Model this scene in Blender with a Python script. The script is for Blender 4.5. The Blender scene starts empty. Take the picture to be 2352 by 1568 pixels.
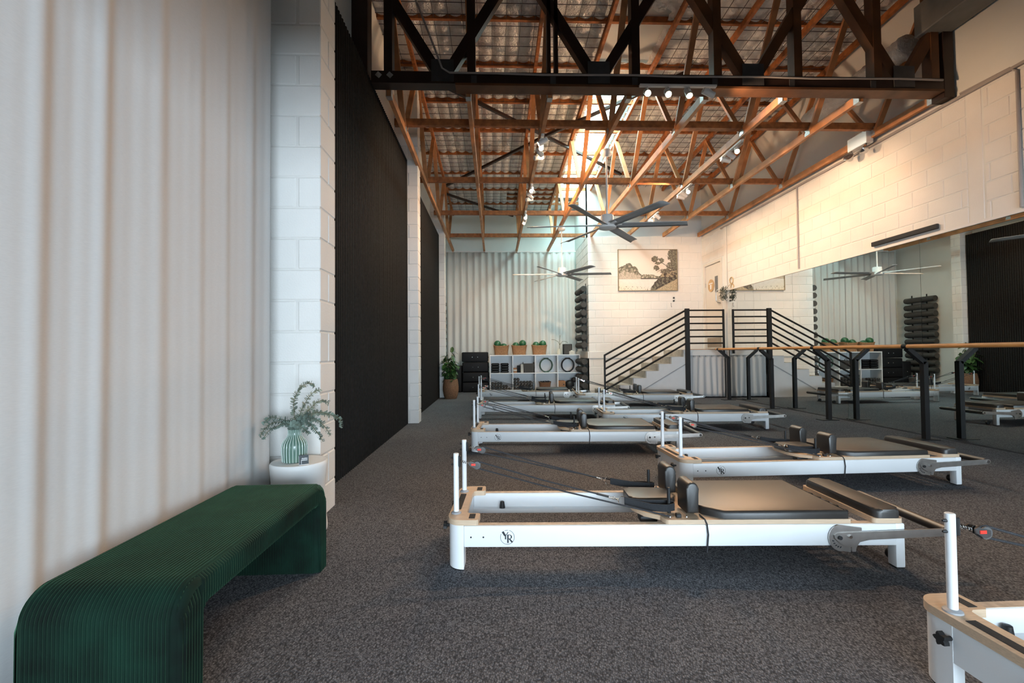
import bpy, bmesh, math, random
import numpy as np
from mathutils import Vector, Matrix, noise as mnoise
random.seed(7)
PI = math.pi
SC = bpy.context.scene
COL = SC.collection
# ------------------------------------------------------------------ camera
F_PX, CAM_H = 1060.0, 1.05
YAW, PITCH, ROLL = 0.0377, 0.0237, -0.0093
fw = Vector((math.sin(YAW) * math.cos(PITCH), math.cos(YAW) * math.cos(PITCH), math.sin(PITCH)))
rt = Vector((math.cos(YAW), -math.sin(YAW), 0)); up = rt.cross(fw)
cr, sr_ = math.cos(ROLL), math.sin(ROLL)
rt2 = rt * cr + up * sr_; up2 = -rt * sr_ + up * cr
cam = bpy.data.cameras.new('camera'); cam.sensor_width = 36; cam.lens = F_PX / 2352 * 36
cam.clip_start = 0.05; cam.clip_end = 200
camo = bpy.data.objects.new('camera', cam); COL.objects.link(camo)
M = Matrix.Identity(4)
for i in range(3):
    M[i][0] = rt2[i]; M[i][1] = up2[i]; M[i][2] = -fw[i]
M[0][3], M[1][3], M[2][3] = 0, 0, CAM_H
camo.matrix_world = M
SC.camera = camo
# ------------------------------------------------------------------ world, daylight, exposure
SKY_STRENGTH = 26.0
world = bpy.data.worlds.new('sky'); SC.world = world; world.use_nodes = True
wn = world.node_tree.nodes; wl = world.node_tree.links
bg = wn['Background']
tc = wn.new('ShaderNodeTexCoord'); sx = wn.new('ShaderNodeSeparateXYZ'); rm = wn.new('ShaderNodeValToRGB')
wl.new(tc.outputs['Generated'], sx.inputs[0]); wl.new(sx.outputs['Z'], rm.inputs[0]); wl.new(rm.outputs[0], bg.inputs[0])
rm.color_ramp.elements[0].position = 0.0; rm.color_ramp.elements[0].color = (0.76, 0.87, 1.0, 1)
rm.color_ramp.elements[1].position = 1.0; rm.color_ramp.elements[1].color = (0.70, 0.84, 1.0, 1)
bg.inputs[1].default_value = SKY_STRENGTH

def area_portal(name, loc, rot, sx_, sy_):
    l = bpy.data.lights.new(name, 'AREA'); l.shape = 'RECTANGLE'; l.size = sx_; l.size_y = sy_
    l.cycles.is_portal = True
    o = bpy.data.objects.new(name, l); COL.objects.link(o); o.location = loc; o.rotation_euler = rot
    return o
FRONT_Y = -4.8
area_portal('front_window_portal', (1.9, FRONT_Y - 0.02, 1.1), (PI / 2, 0, 0), 5.6, 2.0)
area_portal('skylight_portal', (2.04, 9.8, 5.45), (0, 0, 0), 0.72, 5.2)
SPOT_W = 115.0
WARM = (1.0, 0.63, 0.37)
SC.view_settings.view_transform = 'Standard'; SC.view_settings.look = 'None'
SC.view_settings.gamma = 1.0; SC.view_settings.use_curve_mapping = False
SC.view_settings.exposure = 0.22
try:
    SC.cycles.use_denoising = True
    SC.cycles.denoiser = 'OPENIMAGEDENOISE'
    SC.cycles.max_bounces = 10; SC.cycles.diffuse_bounces = 6; SC.cycles.glossy_bounces = 5
    SC.cycles.transparent_max_bounces = 12; SC.cycles.sample_clamp_indirect = 6.0
    SC.cycles.caustics_reflective = False; SC.cycles.caustics_refractive = False
except Exception:
    pass

# ------------------------------------------------------------------ mesh builder
class MB:
    def __init__(s): s.v = []; s.f = []; s.m = []; s.slot = 0
    def add(s, vs, fs):
        o = len(s.v); s.v.extend([tuple(p) for p in vs])
        for f in fs: s.f.append(tuple(i + o for i in f)); s.m.append(s.slot)
        return s
    def box(s, x0, x1, y0, y1, z0, z1):
        vs = [(x0, y0, z0), (x1, y0, z0), (x1, y1, z0), (x0, y1, z0), (x0, y0, z1), (x1, y0, z1), (x1, y1, z1), (x0, y1, z1)]
        return s.add(vs, [(0, 3, 2, 1), (4, 5, 6, 7), (0, 1, 5, 4), (1, 2, 6, 5), (2, 3, 7, 6), (3, 0, 4, 7)])
    def rbox(s, x0, x1, y0, y1, z0, z1, r=0.01, seg=2):
        bm = bmesh.new(); bmesh.ops.create_cube(bm, size=1)
        bmesh.ops.scale(bm, vec=(x1 - x0, y1 - y0, z1 - z0), verts=bm.verts)
        bmesh.ops.translate(bm, vec=((x0 + x1) / 2, (y0 + y1) / 2, (z0 + z1) / 2), verts=bm.verts)
        bmesh.ops.bevel(bm, geom=list(bm.edges), offset=r, segments=seg, affect='EDGES', profile=0.5)
        return s.frombm(bm)
    def frombm(s, bm):
        bm.verts.index_update()
        s.add([v.co[:] for v in bm.verts], [[v.index for v in f.verts] for f in bm.faces]); bm.free(); return s
    def bar(s, p, q, w, h, upv=(0, 0, 1)):
        p = Vector(p); q = Vector(q); d = (q - p).normalized(); u = Vector(upv)
        if abs(d.dot(u)) > 0.98: u = Vector((0, 1, 0))
        a = d.cross(u).normalized(); b = a.cross(d).normalized()
        vs = []
        for c in (p, q):
            for i, j in ((-1, -1), (1, -1), (1, 1), (-1, 1)): vs.append(c + a * (i * w / 2) + b * (j * h / 2))
        return s.add(vs, [(0, 1, 2, 3), (7, 6, 5, 4), (0, 4, 5, 1), (1, 5, 6, 2), (2, 6, 7, 3), (3, 7, 4, 0)])
    def tube(s, pts, r, n=10, closed=False, caps=True):
        P = [Vector(p) for p in pts]; L = len(P); rings = []
        rs = r if isinstance(r, (list, tuple)) else [r] * L
        prev = None
        for i in range(L):
            if closed: t = P[(i + 1) % L] - P[i - 1]
            else: t = P[min(i + 1, L - 1)] - P[max(i - 1, 0)]
            t.normalize()
            if prev is None:
                u = Vector((0, 0, 1)) if abs(t.z) < 0.9 else Vector((1, 0, 0))
                a = t.cross(u).normalized()
            else:
                a = (prev - t * prev.dot(t)).normalized()
            prev = a; b = t.cross(a)
            rings.append([P[i] + (a * math.cos(2 * PI * k / n) + b * math.sin(2 * PI * k / n)) * rs[i] for k in range(n)])
        vs = [v for R_ in rings for v in R_]; fs = []
        for i in range(L if closed else L - 1):
            j = (i + 1) % L
            for k in range(n):
                fs.append((i * n + k, i * n + (k + 1) % n, j * n + (k + 1) % n, j * n + k))
        if caps and not closed:
            fs.append(tuple(range(n - 1, -1, -1))); fs.append(tuple((L - 1) * n + k for k in range(n)))
        return s.add(vs, fs)
    def lathe(s, prof, n=24, c=(0, 0, 0), capb=True, capt=True, rfun=None):
        vs = []; fs = []
        for r, z in prof:
            for k in range(n):
                a = 2 * PI * k / n; rr = r * (rfun(k, z) if rfun else 1)
                vs.append((c[0] + rr * math.cos(a), c[1] + rr * math.sin(a), c[2] + z))
        for i in range(len(prof) - 1):
            for k in range(n): fs.append((i * n + k, i * n + (k + 1) % n, (i + 1) * n + (k + 1) % n, (i + 1) * n + k))
        if capb: fs.append(tuple(range(n - 1, -1, -1)))
        if capt: fs.append(tuple((len(prof) - 1) * n + k for k in range(n)))
        return s.add(vs, fs)
    def prism(s, poly, a0, a1, axis='z'):
        # poly of (u,v); axis z: (u,v,a); axis y: (u,a,v); axis x: (a,u,v)
        def mp(u, v, a): return (u, v, a) if axis == 'z' else ((u, a, v) if axis == 'y' else (a, u, v))
        n = len(poly); vs = [mp(u, v, a0) for u, v in poly] + [mp(u, v, a1) for u, v in poly]
        fs = [tuple(range(n - 1, -1, -1)), tuple(range(n, 2 * n))] + [(i, (i + 1) % n, n + (i + 1) % n, n + i) for i in range(n)]
        return s.add(vs, fs)
    def sphere(s, c, r, n=16, m=10, sc=(1, 1, 1)):
        prof = [(max(1e-4, r * math.sin(PI * i / m)), -r * math.cos(PI * i / m)) for i in range(m + 1)]
        o = len(s.v); s.lathe(prof, n, (0, 0, 0), False, False)
        for i in range(o, len(s.v)):
            x, y, z = s.v[i]; s.v[i] = (c[0] + x * sc[0], c[1] + y * sc[1], c[2] + z * sc[2])
        return s
    def xf(s, Mx):
        s.v = [tuple(Mx @ Vector(p)) for p in s.v]; return s
    def mesh(s, name, mats, smooth=35):
        me = bpy.data.meshes.new(name); me.from_pydata(s.v, [], s.f); me.update()
        for m in (mats if isinstance(mats, (list, tuple)) else [mats]): me.materials.append(m)
        if isinstance(mats, (list, tuple)) and len(mats) > 1: me.polygons.foreach_set('material_index', s.m)
        bm = bmesh.new(); bm.from_mesh(me); bmesh.ops.recalc_face_normals(bm, faces=bm.faces); bm.to_mesh(me); bm.free()
        if smooth:
            me.shade_smooth()
            if smooth < 180: me.set_sharp_from_angle(angle=math.radians(smooth))
        return me

def link(name, me, parent=None, loc=(0, 0, 0), rot=(0, 0, 0)):
    o = bpy.data.objects.new(name, me); COL.objects.link(o); o.location = loc; o.rotation_euler = rot
    if parent is not None: o.parent = parent
    return o
def obj(name, mb, mats, parent=None, loc=(0, 0, 0), rot=(0, 0, 0), smooth=35, origin=None):
    if origin is not None:
        mb.v = [(x - origin[0], y - origin[1], z - origin[2]) for x, y, z in mb.v]; loc = origin
    return link(name, mb.mesh(name, mats, smooth), parent, loc, rot)
def tag(o, label, cat, group=None):
    o['label'] = label; o['category'] = cat
    if group: o['group'] = group
    return o
def thing(name, label, cat, loc=(0, 0, 0), rz=0, group=None):
    o = bpy.data.objects.new(name, None); COL.objects.link(o); o.location = loc; o.rotation_euler = (0, 0, rz)
    o.empty_display_size = 0.1
    return tag(o, label, cat, group)
def struct(o):
    o['kind'] = 'structure'; return o
def copy_tree(o, parent=None):
    c = o.copy(); COL.objects.link(c)
    if parent is not None: c.parent = parent
    for ch in list(o.children): copy_tree(ch, c)
    return c
ORD = ['topmost', 'second', 'third', 'fourth', 'fifth', 'sixth', 'seventh', 'eighth', 'ninth', 'tenth', 'eleventh', 'twelfth', 'thirteenth']

# ------------------------------------------------------------------ materials
def mat(name, c, rough=0.6, metal=0.0, spec=0.5, var=0.12, vs=6.0, bump=0.0, bs=60.0, sheen=0.0, sheen_tint=None, coat=0.0, stretch=None, emis=None, estr=0.0):
    m = bpy.data.materials.new(name); m.use_nodes = True
    nt = m.node_tree; b = nt.nodes['Principled BSDF']
    b.inputs['Roughness'].default_value = rough; b.inputs['Metallic'].default_value = metal
    b.inputs['Specular IOR Level'].default_value = spec
    tcn = nt.nodes.new('ShaderNodeTexCoord'); mp = nt.nodes.new('ShaderNodeMapping'); nt.links.new(tcn.outputs['Object'], mp.inputs[0])
    if stretch: mp.inputs['Scale'].default_value = stretch
    nz = nt.nodes.new('ShaderNodeTexNoise'); nz.inputs['Scale'].default_value = vs; nz.inputs['Detail'].default_value = 4
    nt.links.new(mp.outputs[0], nz.inputs['Vector'])
    cr_ = nt.nodes.new('ShaderNodeValToRGB'); nt.links.new(nz.outputs['Fac'], cr_.inputs[0])
    lo = [max(0, x * (1 - var)) for x in c]; hi = [min(1, x * (1 + var)) for x in c]
    cr_.color_ramp.elements[0].position = 0.3; cr_.color_ramp.elements[0].color = (*lo, 1)
    cr_.color_ramp.elements[1].position = 0.7; cr_.color_ramp.elements[1].color = (*hi, 1)
    nt.links.new(cr_.outputs[0], b.inputs['Base Color'])
    if bump:
        n2 = nt.nodes.new('ShaderNodeTexNoise'); n2.inputs['Scale'].default_value = bs; n2.inputs['Detail'].default_value = 3
        nt.links.new(mp.outputs[0], n2.inputs['Vector'])
        bp = nt.nodes.new('ShaderNodeBump'); bp.inputs['Strength'].default_value = bump; bp.inputs['Distance'].default_value = 0.01
        nt.links.new(n2.outputs['Fac'], bp.inputs['Height']); nt.links.new(bp.outputs[0], b.inputs['Normal'])
    if sheen:
        b.inputs['Sheen Weight'].default_value = sheen; b.inputs['Sheen Roughness'].default_value = 0.4
        if sheen_tint: b.inputs['Sheen Tint'].default_value = (*sheen_tint, 1)
    if coat: b.inputs['Coat Weight'].default_value = coat
    if emis: b.inputs['Emission Color'].default_value = (*emis, 1); b.inputs['Emission Strength'].default_value = estr
    return m
WALL = mat('painted_block', (0.78, 0.76, 0.73), 0.75, var=0.03, vs=3, bump=0.25, bs=90)
JOINT = mat('painted_mortar', (0.70, 0.68, 0.65), 0.8, var=0.04)
PLASTER = mat('plaster', (0.76, 0.77, 0.75), 0.8, var=0.03, vs=2, bump=0.08, bs=30)
SKYLIT_MINT = mat('skylit_plaster', (0.75, 0.80, 0.77), 0.8, var=0.03, vs=2)  # white plaster with the skylight's green cast put into its colour
BLACKPANEL = mat('black_felt', (0.016, 0.015, 0.0145), 0.75, spec=0.12, var=0.25, vs=30, bump=0.2, bs=200)
TIMBER = mat('pine_timber', (0.36, 0.125, 0.036), 0.6, var=0.35, vs=5, bump=0.1, bs=40, stretch=(3, 3, 3))
TIMBER_LIT = mat('lamplit_pine', (0.50, 0.225, 0.09), 0.55, var=0.3, vs=5, bump=0.08, bs=40)  # same pine, with lamplight put into the colour of bottom chords and webs
DARKTIMBER = mat('stained_timber', (0.022, 0.008, 0.0045), 0.5, var=0.3, vs=4)
POSTTIMBER_LIT = mat('girder_pine_lit', (0.12, 0.045, 0.014), 0.6, var=0.4, vs=4, bump=0.1, bs=30)  # girder timber with its lit orange look put into the colour
STEEL = mat('gusset_steel', (0.09, 0.09, 0.095), 0.5, 0.6, var=0.2)
GALV = mat('galvanised', (0.5, 0.5, 0.5), 0.4, 0.8, var=0.2, vs=20)
WHITEPOWDER = mat('white_powder_coat', (0.84, 0.86, 0.88), 0.35, var=0.01)
PLY = mat('plywood', (0.62, 0.46, 0.32), 0.5, var=0.12, vs=14, stretch=(1, 6, 30))
PLYEDGE = mat('plywood_edge', (0.55, 0.44, 0.34), 0.5, var=0.25, vs=30, stretch=(1, 1, 20))
LEATHER = mat('black_leather', (0.026, 0.0235, 0.022), 0.42, spec=0.75, var=0.15, vs=10, bump=0.05, bs=300)
RUBBER = mat('black_rubber', (0.014, 0.014, 0.015), 0.55, var=0.2)
GRIP = mat('grip_tape', (0.03, 0.029, 0.028), 0.9, var=0.3, vs=300, bump=0.3, bs=500)
WEB = mat('black_webbing', (0.012, 0.013, 0.016), 0.8, var=0.3, vs=200)
ROPE = mat('black_rope', (0.03, 0.03, 0.034), 0.8, var=0.5, vs=300)
CHROME = mat('chrome', (0.75, 0.74, 0.73), 0.12, 1.0, var=0.03)
BRUSHED = mat('brushed_steel', (0.62, 0.60, 0.58), 0.32, 1.0, var=0.1, vs=20)
RED = mat('red_plastic', (0.75, 0.05, 0.03), 0.4, var=0.05)
GREYPL = mat('grey_plastic', (0.32, 0.33, 0.35), 0.5, var=0.05)
INK = mat('black_ink', (0.015, 0.018, 0.022), 0.5, var=0.05)
VELVET = mat('green_corduroy', (0.0016, 0.0125, 0.0075), 0.85, var=0.8, vs=6, sheen=0.30, sheen_tint=(0.22, 0.62, 0.36), spec=0.2)
CURT = None
BLACKSTEEL = mat('black_steel', (0.011, 0.010, 0.010), 0.5, spec=0.25, var=0.15)
OAK = mat('oak_barre', (0.62, 0.27, 0.08), 0.4, var=0.18, vs=10, stretch=(4, 0.6, 4))
CONCRETE = mat('step_concrete', (0.40, 0.36, 0.31), 0.85, var=0.2, vs=7, bump=0.2, bs=40)
STRINGER = mat('stringer_paint', (0.66, 0.68, 0.70), 0.7, var=0.03)
FANGREY = mat('fan_blade_grey', (0.38, 0.375, 0.37), 0.5, var=0.06)
WHITEPL = mat('white_plastic', (0.80, 0.78, 0.76), 0.45, var=0.02)
WICKER = mat('wicker', (0.20, 0.10, 0.05), 0.75, var=0.5, vs=40, bump=0.6, bs=70, stretch=(1, 1, 3.5))
SEAGRASS = mat('seagrass', (0.36, 0.19, 0.09), 0.8, var=0.4, vs=40, bump=0.6, bs=80, stretch=(1, 1, 3.5))
GREENBALL = mat('green_pvc', (0.025, 0.11, 0.045), 0.35, var=0.1)
FOAM = mat('charcoal_foam', (0.055, 0.053, 0.05), 0.85, var=0.2, vs=60)
SHELFW = mat('white_melamine', (0.75, 0.77, 0.78), 0.45, var=0.01)
BLACKVINYL = mat('black_vinyl', (0.007, 0.007, 0.008), 0.6, spec=0.25, var=0.2)
LEAF = mat('rubber_plant_leaf', (0.035, 0.085, 0.022), 0.35, var=0.5, vs=8)
EUC = mat('eucalyptus_leaf', (0.20, 0.26, 0.22), 0.6, var=0.4, vs=25)
STEM = mat('stem', (0.14, 0.12, 0.05), 0.7, var=0.3)
VASEG = mat('sage_glaze', (0.105, 0.18, 0.145), 0.18, var=0.12, vs=12)
VASEW = mat('white_glaze', (0.75, 0.85, 0.80), 0.2, var=0.03)
MATW = mat('white_lacquer', (0.80, 0.80, 0.79), 0.5, var=0.02)
ACRYL = mat('clear_acrylic', (0.7, 0.72, 0.74), 0.1, var=0.02)
SMOKE = mat('smoke_plastic', (0.13, 0.13, 0.13), 0.15, var=0.1)
CARD = mat('charcoal_card', (0.05, 0.06, 0.065), 0.6, var=0.1)
CARDW = mat('white_print', (0.8, 0.8, 0.8), 0.6, var=0.02)
OAKLT = mat('light_wood_sign', (0.55, 0.36, 0.18), 0.6, var=0.12, vs=12)
FABRIC = mat('charcoal_fabric', (0.07, 0.065, 0.06), 0.9, var=0.2, vs=80)
CORK = mat('cork_block', (0.36, 0.17, 0.08), 0.8, var=0.25, vs=40)
GREENRING = mat('green_ring', (0.04, 0.085, 0.06), 0.5, var=0.1)
PAPER = mat('pale_paper', (0.6, 0.57, 0.5), 0.8, var=0.1)
DOORP = mat('door_paint', (0.72, 0.68, 0.62), 0.5, var=0.02)
GREYPAINT = mat('grey_duct', (0.2, 0.2, 0.19), 0.6, var=0.12)
PIPE = mat('grey_conduit', (0.36, 0.33, 0.32), 0.5, var=0.05)
GOLDW = mat('cane_ring', (0.55, 0.38, 0.18), 0.6, var=0.15)
DUSTYLEAF = mat('olive_leaf', (0.17, 0.18, 0.14), 0.6, var=0.5, vs=25)
DARKENED_SOFFIT = mat('darkened_soffit', (0.12, 0.10, 0.09), 0.8, var=0.1)
BULB = mat('lamp_face', (1, 0.85, 0.6), 0.4, var=0.0, emis=(1.0, 0.72, 0.42), estr=60)

def carpet_material():
    m = bpy.data.materials.new('loop_pile_carpet'); m.use_nodes = True; nt = m.node_tree; b = nt.nodes['Principled BSDF']
    N = nt.nodes.new; L = nt.links.new
    tcn = N('ShaderNodeTexCoord'); mp = N('ShaderNodeMapping'); mp.inputs['Rotation'].default_value = (0, 0, 0.5); mp.inputs['Scale'].default_value = (1, 0.62, 1)
    L(tcn.outputs['Object'], mp.inputs[0])
    vo = N('ShaderNodeTexVoronoi'); vo.inputs['Scale'].default_value = 165; L(mp.outputs[0], vo.inputs['Vector'])
    vo.inputs['Randomness'].default_value = 0.75
    r1 = N('ShaderNodeValToRGB'); r1.color_ramp.elements[0].position = 0.1; r1.color_ramp.elements[0].color = (0.245, 0.255, 0.28, 1)
    r1.color_ramp.elements[1].position = 0.75; r1.color_ramp.elements[1].color = (0.06, 0.063, 0.07, 1); L(vo.outputs['Distance'], r1.inputs[0])
    mx = N('ShaderNodeMix'); mx.data_type = 'RGBA'; mx.blend_type = 'MULTIPLY'; mx.inputs['Factor'].default_value = 0.75
    sp = N('ShaderNodeSeparateColor'); L(vo.outputs['Color'], sp.inputs[0])
    r2 = N('ShaderNodeValToRGB'); r2.color_ramp.elements[0].color = (0.55, 0.55, 0.57, 1); r2.color_ramp.elements[1].color = (1.35, 1.32, 1.28, 1); L(sp.outputs['Red'], r2.inputs[0])
    L(r1.outputs[0], mx.inputs['A']); L(r2.outputs[0], mx.inputs['B'])
    nz = N('ShaderNodeTexNoise'); nz.inputs['Scale'].default_value = 1.3; nz.inputs['Detail'].default_value = 5; L(tcn.outputs['Object'], nz.inputs['Vector'])
    r3 = N('ShaderNodeValToRGB'); r3.color_ramp.elements[0].position = 0.3; r3.color_ramp.elements[0].color = (0.86, 0.86, 0.88, 1); r3.color_ramp.elements[1].position = 0.7; r3.color_ramp.elements[1].color = (1.08, 1.06, 1.04, 1); L(nz.outputs['Fac'], r3.inputs[0])
    m2 = N('ShaderNodeMix'); m2.data_type = 'RGBA'; m2.blend_type = 'MULTIPLY'; m2.inputs['Factor'].default_value = 1; L(mx.outputs['Result'], m2.inputs['A']); L(r3.outputs[0], m2.inputs['B'])
    L(m2.outputs['Result'], b.inputs['Base Color']); b.inputs['Roughness'].default_value = 0.95; b.inputs['Specular IOR Level'].default_value = 0.15
    iv = N('ShaderNodeMath'); iv.operation = 'SUBTRACT'; iv.inputs[0].default_value = 1; L(vo.outputs['Distance'], iv.inputs[1])
    bp = N('ShaderNodeBump'); bp.inputs['Strength'].default_value = 0.5; bp.inputs['Distance'].default_value = 0.004; L(iv.outputs[0], bp.inputs['Height']); L(bp.outputs[0], b.inputs['Normal'])
    return m
CARPET = carpet_material()
def foil_material():
    m = mat('foil_insulation', (0.92, 0.91, 0.90), 0.28, 0.30, var=0.06, vs=7, bump=0.0)
    nt = m.node_tree; b = nt.nodes['Principled BSDF']
    n2 = nt.nodes.new('ShaderNodeTexNoise'); n2.inputs['Scale'].default_value = 22; n2.inputs['Detail'].default_value = 5; n2.inputs['Distortion'].default_value = 1.2
    tcn = nt.nodes.new('ShaderNodeTexCoord'); nt.links.new(tcn.outputs['Object'], n2.inputs['Vector'])
    bp = nt.nodes.new('ShaderNodeBump'); bp.inputs['Strength'].default_value = 0.8; bp.inputs['Distance'].default_value = 0.05
    nt.links.new(n2.outputs['Fac'], bp.inputs['Height']); nt.links.new(bp.outputs[0], b.inputs['Normal'])
    return m
FOIL = foil_material()
def curtain_material(name, c, trans):
    m = bpy.data.materials.new(name); m.use_nodes = True; nt = m.node_tree; N = nt.nodes.new; L = nt.links.new
    b = nt.nodes['Principled BSDF']; out = nt.nodes['Material Output']
    b.inputs['Roughness'].default_value = 0.9; b.inputs['Specular IOR Level'].default_value = 0.1
    tcn = N('ShaderNodeTexCoord'); mp = N('ShaderNodeMapping'); mp.inputs['Scale'].default_value = (60, 60, 600); L(tcn.outputs['Object'], mp.inputs[0])
    nz = N('ShaderNodeTexNoise'); nz.inputs['Scale'].default_value = 1.0; nz.inputs['Detail'].default_value = 2; L(mp.outputs[0], nz.inputs['Vector'])
    r = N('ShaderNodeValToRGB'); r.color_ramp.elements[0].position = 0.3; r.color_ramp.elements[0].color = (*[x * 0.94 for x in c], 1); r.color_ramp.elements[1].position = 0.7; r.color_ramp.elements[1].color = (*c, 1)
    L(nz.outputs['Fac'], r.inputs[0]); L(r.outputs[0], b.inputs['Base Color'])
    t = N('ShaderNodeBsdfTranslucent'); L(r.outputs[0], t.inputs['Color'])
    mx = N('ShaderNodeMixShader'); mx.inputs[0].default_value = trans; L(b.outputs[0], mx.inputs[1]); L(t.outputs[0], mx.inputs[2]); L(mx.outputs[0], out.inputs[0])
    return m
CURT = curtain_material('linen_curtain', (0.80, 0.79, 0.78), 0.25)
CURT2 = curtain_material('white_sheer', (0.80, 0.80, 0.77), 0.25)
def mirror_material():
    m = mat('mirror_silver', (0.76, 0.79, 0.77), 0.0, 1.0, var=0.0); return m
MIRROR = mirror_material()
def skylight_material():
    m = bpy.data.materials.new('fibreglass_sheet'); m.use_nodes = True; nt = m.node_tree; N = nt.nodes.new; L = nt.links.new
    out = nt.nodes['Material Output']; nt.nodes.remove(nt.nodes['Principled BSDF'])
    nz = N('ShaderNodeTexNoise'); nz.inputs['Scale'].default_value = 5
    r = N('ShaderNodeValToRGB'); r.color_ramp.elements[0].color = (0.70, 0.95, 0.82, 1); r.color_ramp.elements[1].color = (0.76, 1.0, 0.88, 1); L(nz.outputs['Fac'], r.inputs[0])
    t = N('ShaderNodeBsdfTranslucent'); tp = N('ShaderNodeBsdfTransparent'); L(r.outputs[0], t.inputs[0]); L(r.outputs[0], tp.inputs[0])
    mx = N('ShaderNodeMixShader'); mx.inputs[0].default_value = 0.75; L(t.outputs[0], mx.inputs[1]); L(tp.outputs[0], mx.inputs[2]); L(mx.outputs[0], out.inputs[0])
    return m
FIBRE = skylight_material()
def glass_material():
    m = bpy.data.materials.new('window_glass'); m.use_nodes = True; nt = m.node_tree; N = nt.nodes.new; L = nt.links.new
    out = nt.nodes['Material Output']; nt.nodes.remove(nt.nodes['Principled BSDF'])
    tp = N('ShaderNodeBsdfTransparent'); tp.inputs[0].default_value = (0.93, 0.96, 0.96, 1); g = N('ShaderNodeBsdfGlossy'); g.inputs['Roughness'].default_value = 0.02
    fr = N('ShaderNodeFresnel'); mx = N('ShaderNodeMixShader'); L(fr.outputs[0], mx.inputs[0]); L(tp.outputs[0], mx.inputs[1]); L(g.outputs[0], mx.inputs[2]); L(mx.outputs[0], out.inputs[0])
    return m
GLASS = glass_material()

# ------------------------------------------------------------------ shell
XR = 5.20            # right wall face
YB = 11.33           # painting wall
YA = 13.15           # alcove back wall
XA = 2.332           # alcove right return
XL = -1.50           # left wall
def zroof(y): return 5.80 - 0.05 * y
struct(obj('floor', MB().box(-1.8, 5.6, FRONT_Y - 0.3, 13.5, -0.12, 0.0), CARPET))
# plain wall carcasses, faces set 6 mm behind the blocks so that the joints are recessed
wl_ = struct(obj('wall_left', MB().box(XL - 0.2, XL, FRONT_Y, YA, 0, 5.9), PLASTER))
wr_ = struct(obj('wall_right', MB().box(XR + 0.006, XR + 0.2, FRONT_Y, 10.30, 0, 3.84).box(XR + 0.006, XR + 0.2, 11.22, YB + 0.2, 0, 3.84)
                 .box(XR + 0.006, XR + 0.2, 10.30, 11.22, 3.17, 3.84).box(XR + 0.006, XR + 0.2, 10.30, 11.22, 0, 1.06).box(XR + 0.02, XR + 0.2, FRONT_Y, YB + 0.2, 3.84, 5.9), PLASTER))
wb_ = struct(obj('wall_back', MB().box(XA + 0.006, XR + 0.2, YB + 0.006, YB + 0.2, 0, 3.92).box(XA, XR + 0.2, YB + 0.012, YB + 0.2, 3.92, 5.7), [PLASTER]))
wret_ = struct(obj('wall_return', MB().box(XA + 0.006, XA + 0.2, YB + 0.012, YA + 0.1, 0, 3.92).box(XA, XA + 0.2, YB + 0.014, YA + 0.1, 3.92, 5.7), SKYLIT_MINT))
struct(obj('wall_alcove', MB().box(XL - 0.2, XA + 0.2, YA, YA + 0.2, 0, 5.7), SKYLIT_MINT))
# front wall behind the camera with a wide shopfront window
wf = MB().box(XL - 0.2, -0.9, FRONT_Y - 0.2, FRONT_Y, 0, 5.9).box(4.7, XR + 0.2, FRONT_Y - 0.2, FRONT_Y, 0, 5.9).box(-0.9, 4.7, FRONT_Y - 0.2, FRONT_Y, 2.1, 5.9).box(-0.9, 4.7, FRONT_Y - 0.2, FRONT_Y, 0, 0.1)
struct(obj('wall_front', wf, PLASTER))
w1 = MB()
for k in range(5): w1.box(-0.9 + k * 1.39, -0.86 + k * 1.39, FRONT_Y - 0.12, FRONT_Y - 0.06, 0.1, 2.1)
w1.box(-0.9, 4.7, FRONT_Y - 0.12, FRONT_Y - 0.06, 2.04, 2.1)
wo = struct(obj('window_1', w1, BLACKSTEEL))
for k in range(4): obj('pane', MB().box(-0.86 + k * 1.39, 0.49 + k * 1.39, FRONT_Y - 0.095, FRONT_Y - 0.089, 0.1, 2.04), GLASS, wo)

struct(obj('light_blocking_slab', MB().box(-1.25, XR - 0.02, FRONT_Y + 0.01, 0.25, 2.12, 2.3), PLASTER))  # unseen slab added to keep window daylight off the upper walls
# concrete blocks, one object each
def block_mesh(name, lx, ly, lz):
    b = MB().rbox(0, lx, 0, ly, 0, lz, 0.006, 1)
    return b.mesh(name, WALL, 30)
BM = {}
def block(parent, axis, a0, a1, depth0, depth1, z0, z1):
    """axis 'x': runs along x, axis 'y': runs along y"""
    L_ = round(a1 - a0, 3); D_ = round(depth1 - depth0, 3); H_ = round(z1 - z0, 3)
    key = (axis, L_, D_, H_)
    if key not in BM:
        BM[key] = block_mesh('block', L_ if axis == 'x' else D_, D_ if axis == 'x' else L_, H_)
    loc = (a0, depth0, z0) if axis == 'x' else (depth0, a0, z0)
    return link('block', BM[key], parent, loc)
J = 0.008; CH = 0.2
def block_wall(parent, axis, a0, a1, d0, d1, z0, z1, phase=0.0, stop=None, ch=CH, holes=()):
    z = z0; r = 0
    while z < z1 - 0.03:
        zt = min(z + ch, z1); a = a0 - (phase + (0.2 if r % 2 else 0.0)) % 0.4
        while a < a1 - 0.02:
            b0 = max(a, a0); b1 = min(a + 0.4, a1)
            segs = [(b0, b1)]
            for (h0, h1, hz0, hz1) in holes:
                if z < hz1 - 0.02 and zt > hz0 + 0.02:
                    ns = []
                    for (s0, s1) in segs:
                        if s1 <= h0 or s0 >= h1: ns.append((s0, s1)); continue
                        if s0 < h0: ns.append((s0, h0))
                        if s1 > h1: ns.append((h1, s1))
                    segs = ns
            for s0, s1 in segs:
                if s1 - s0 > 0.04: block(parent, axis, s0, s1 - J, d0, d1, z, zt - J)
            a += 0.4
        z = zt; r += 1
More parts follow.
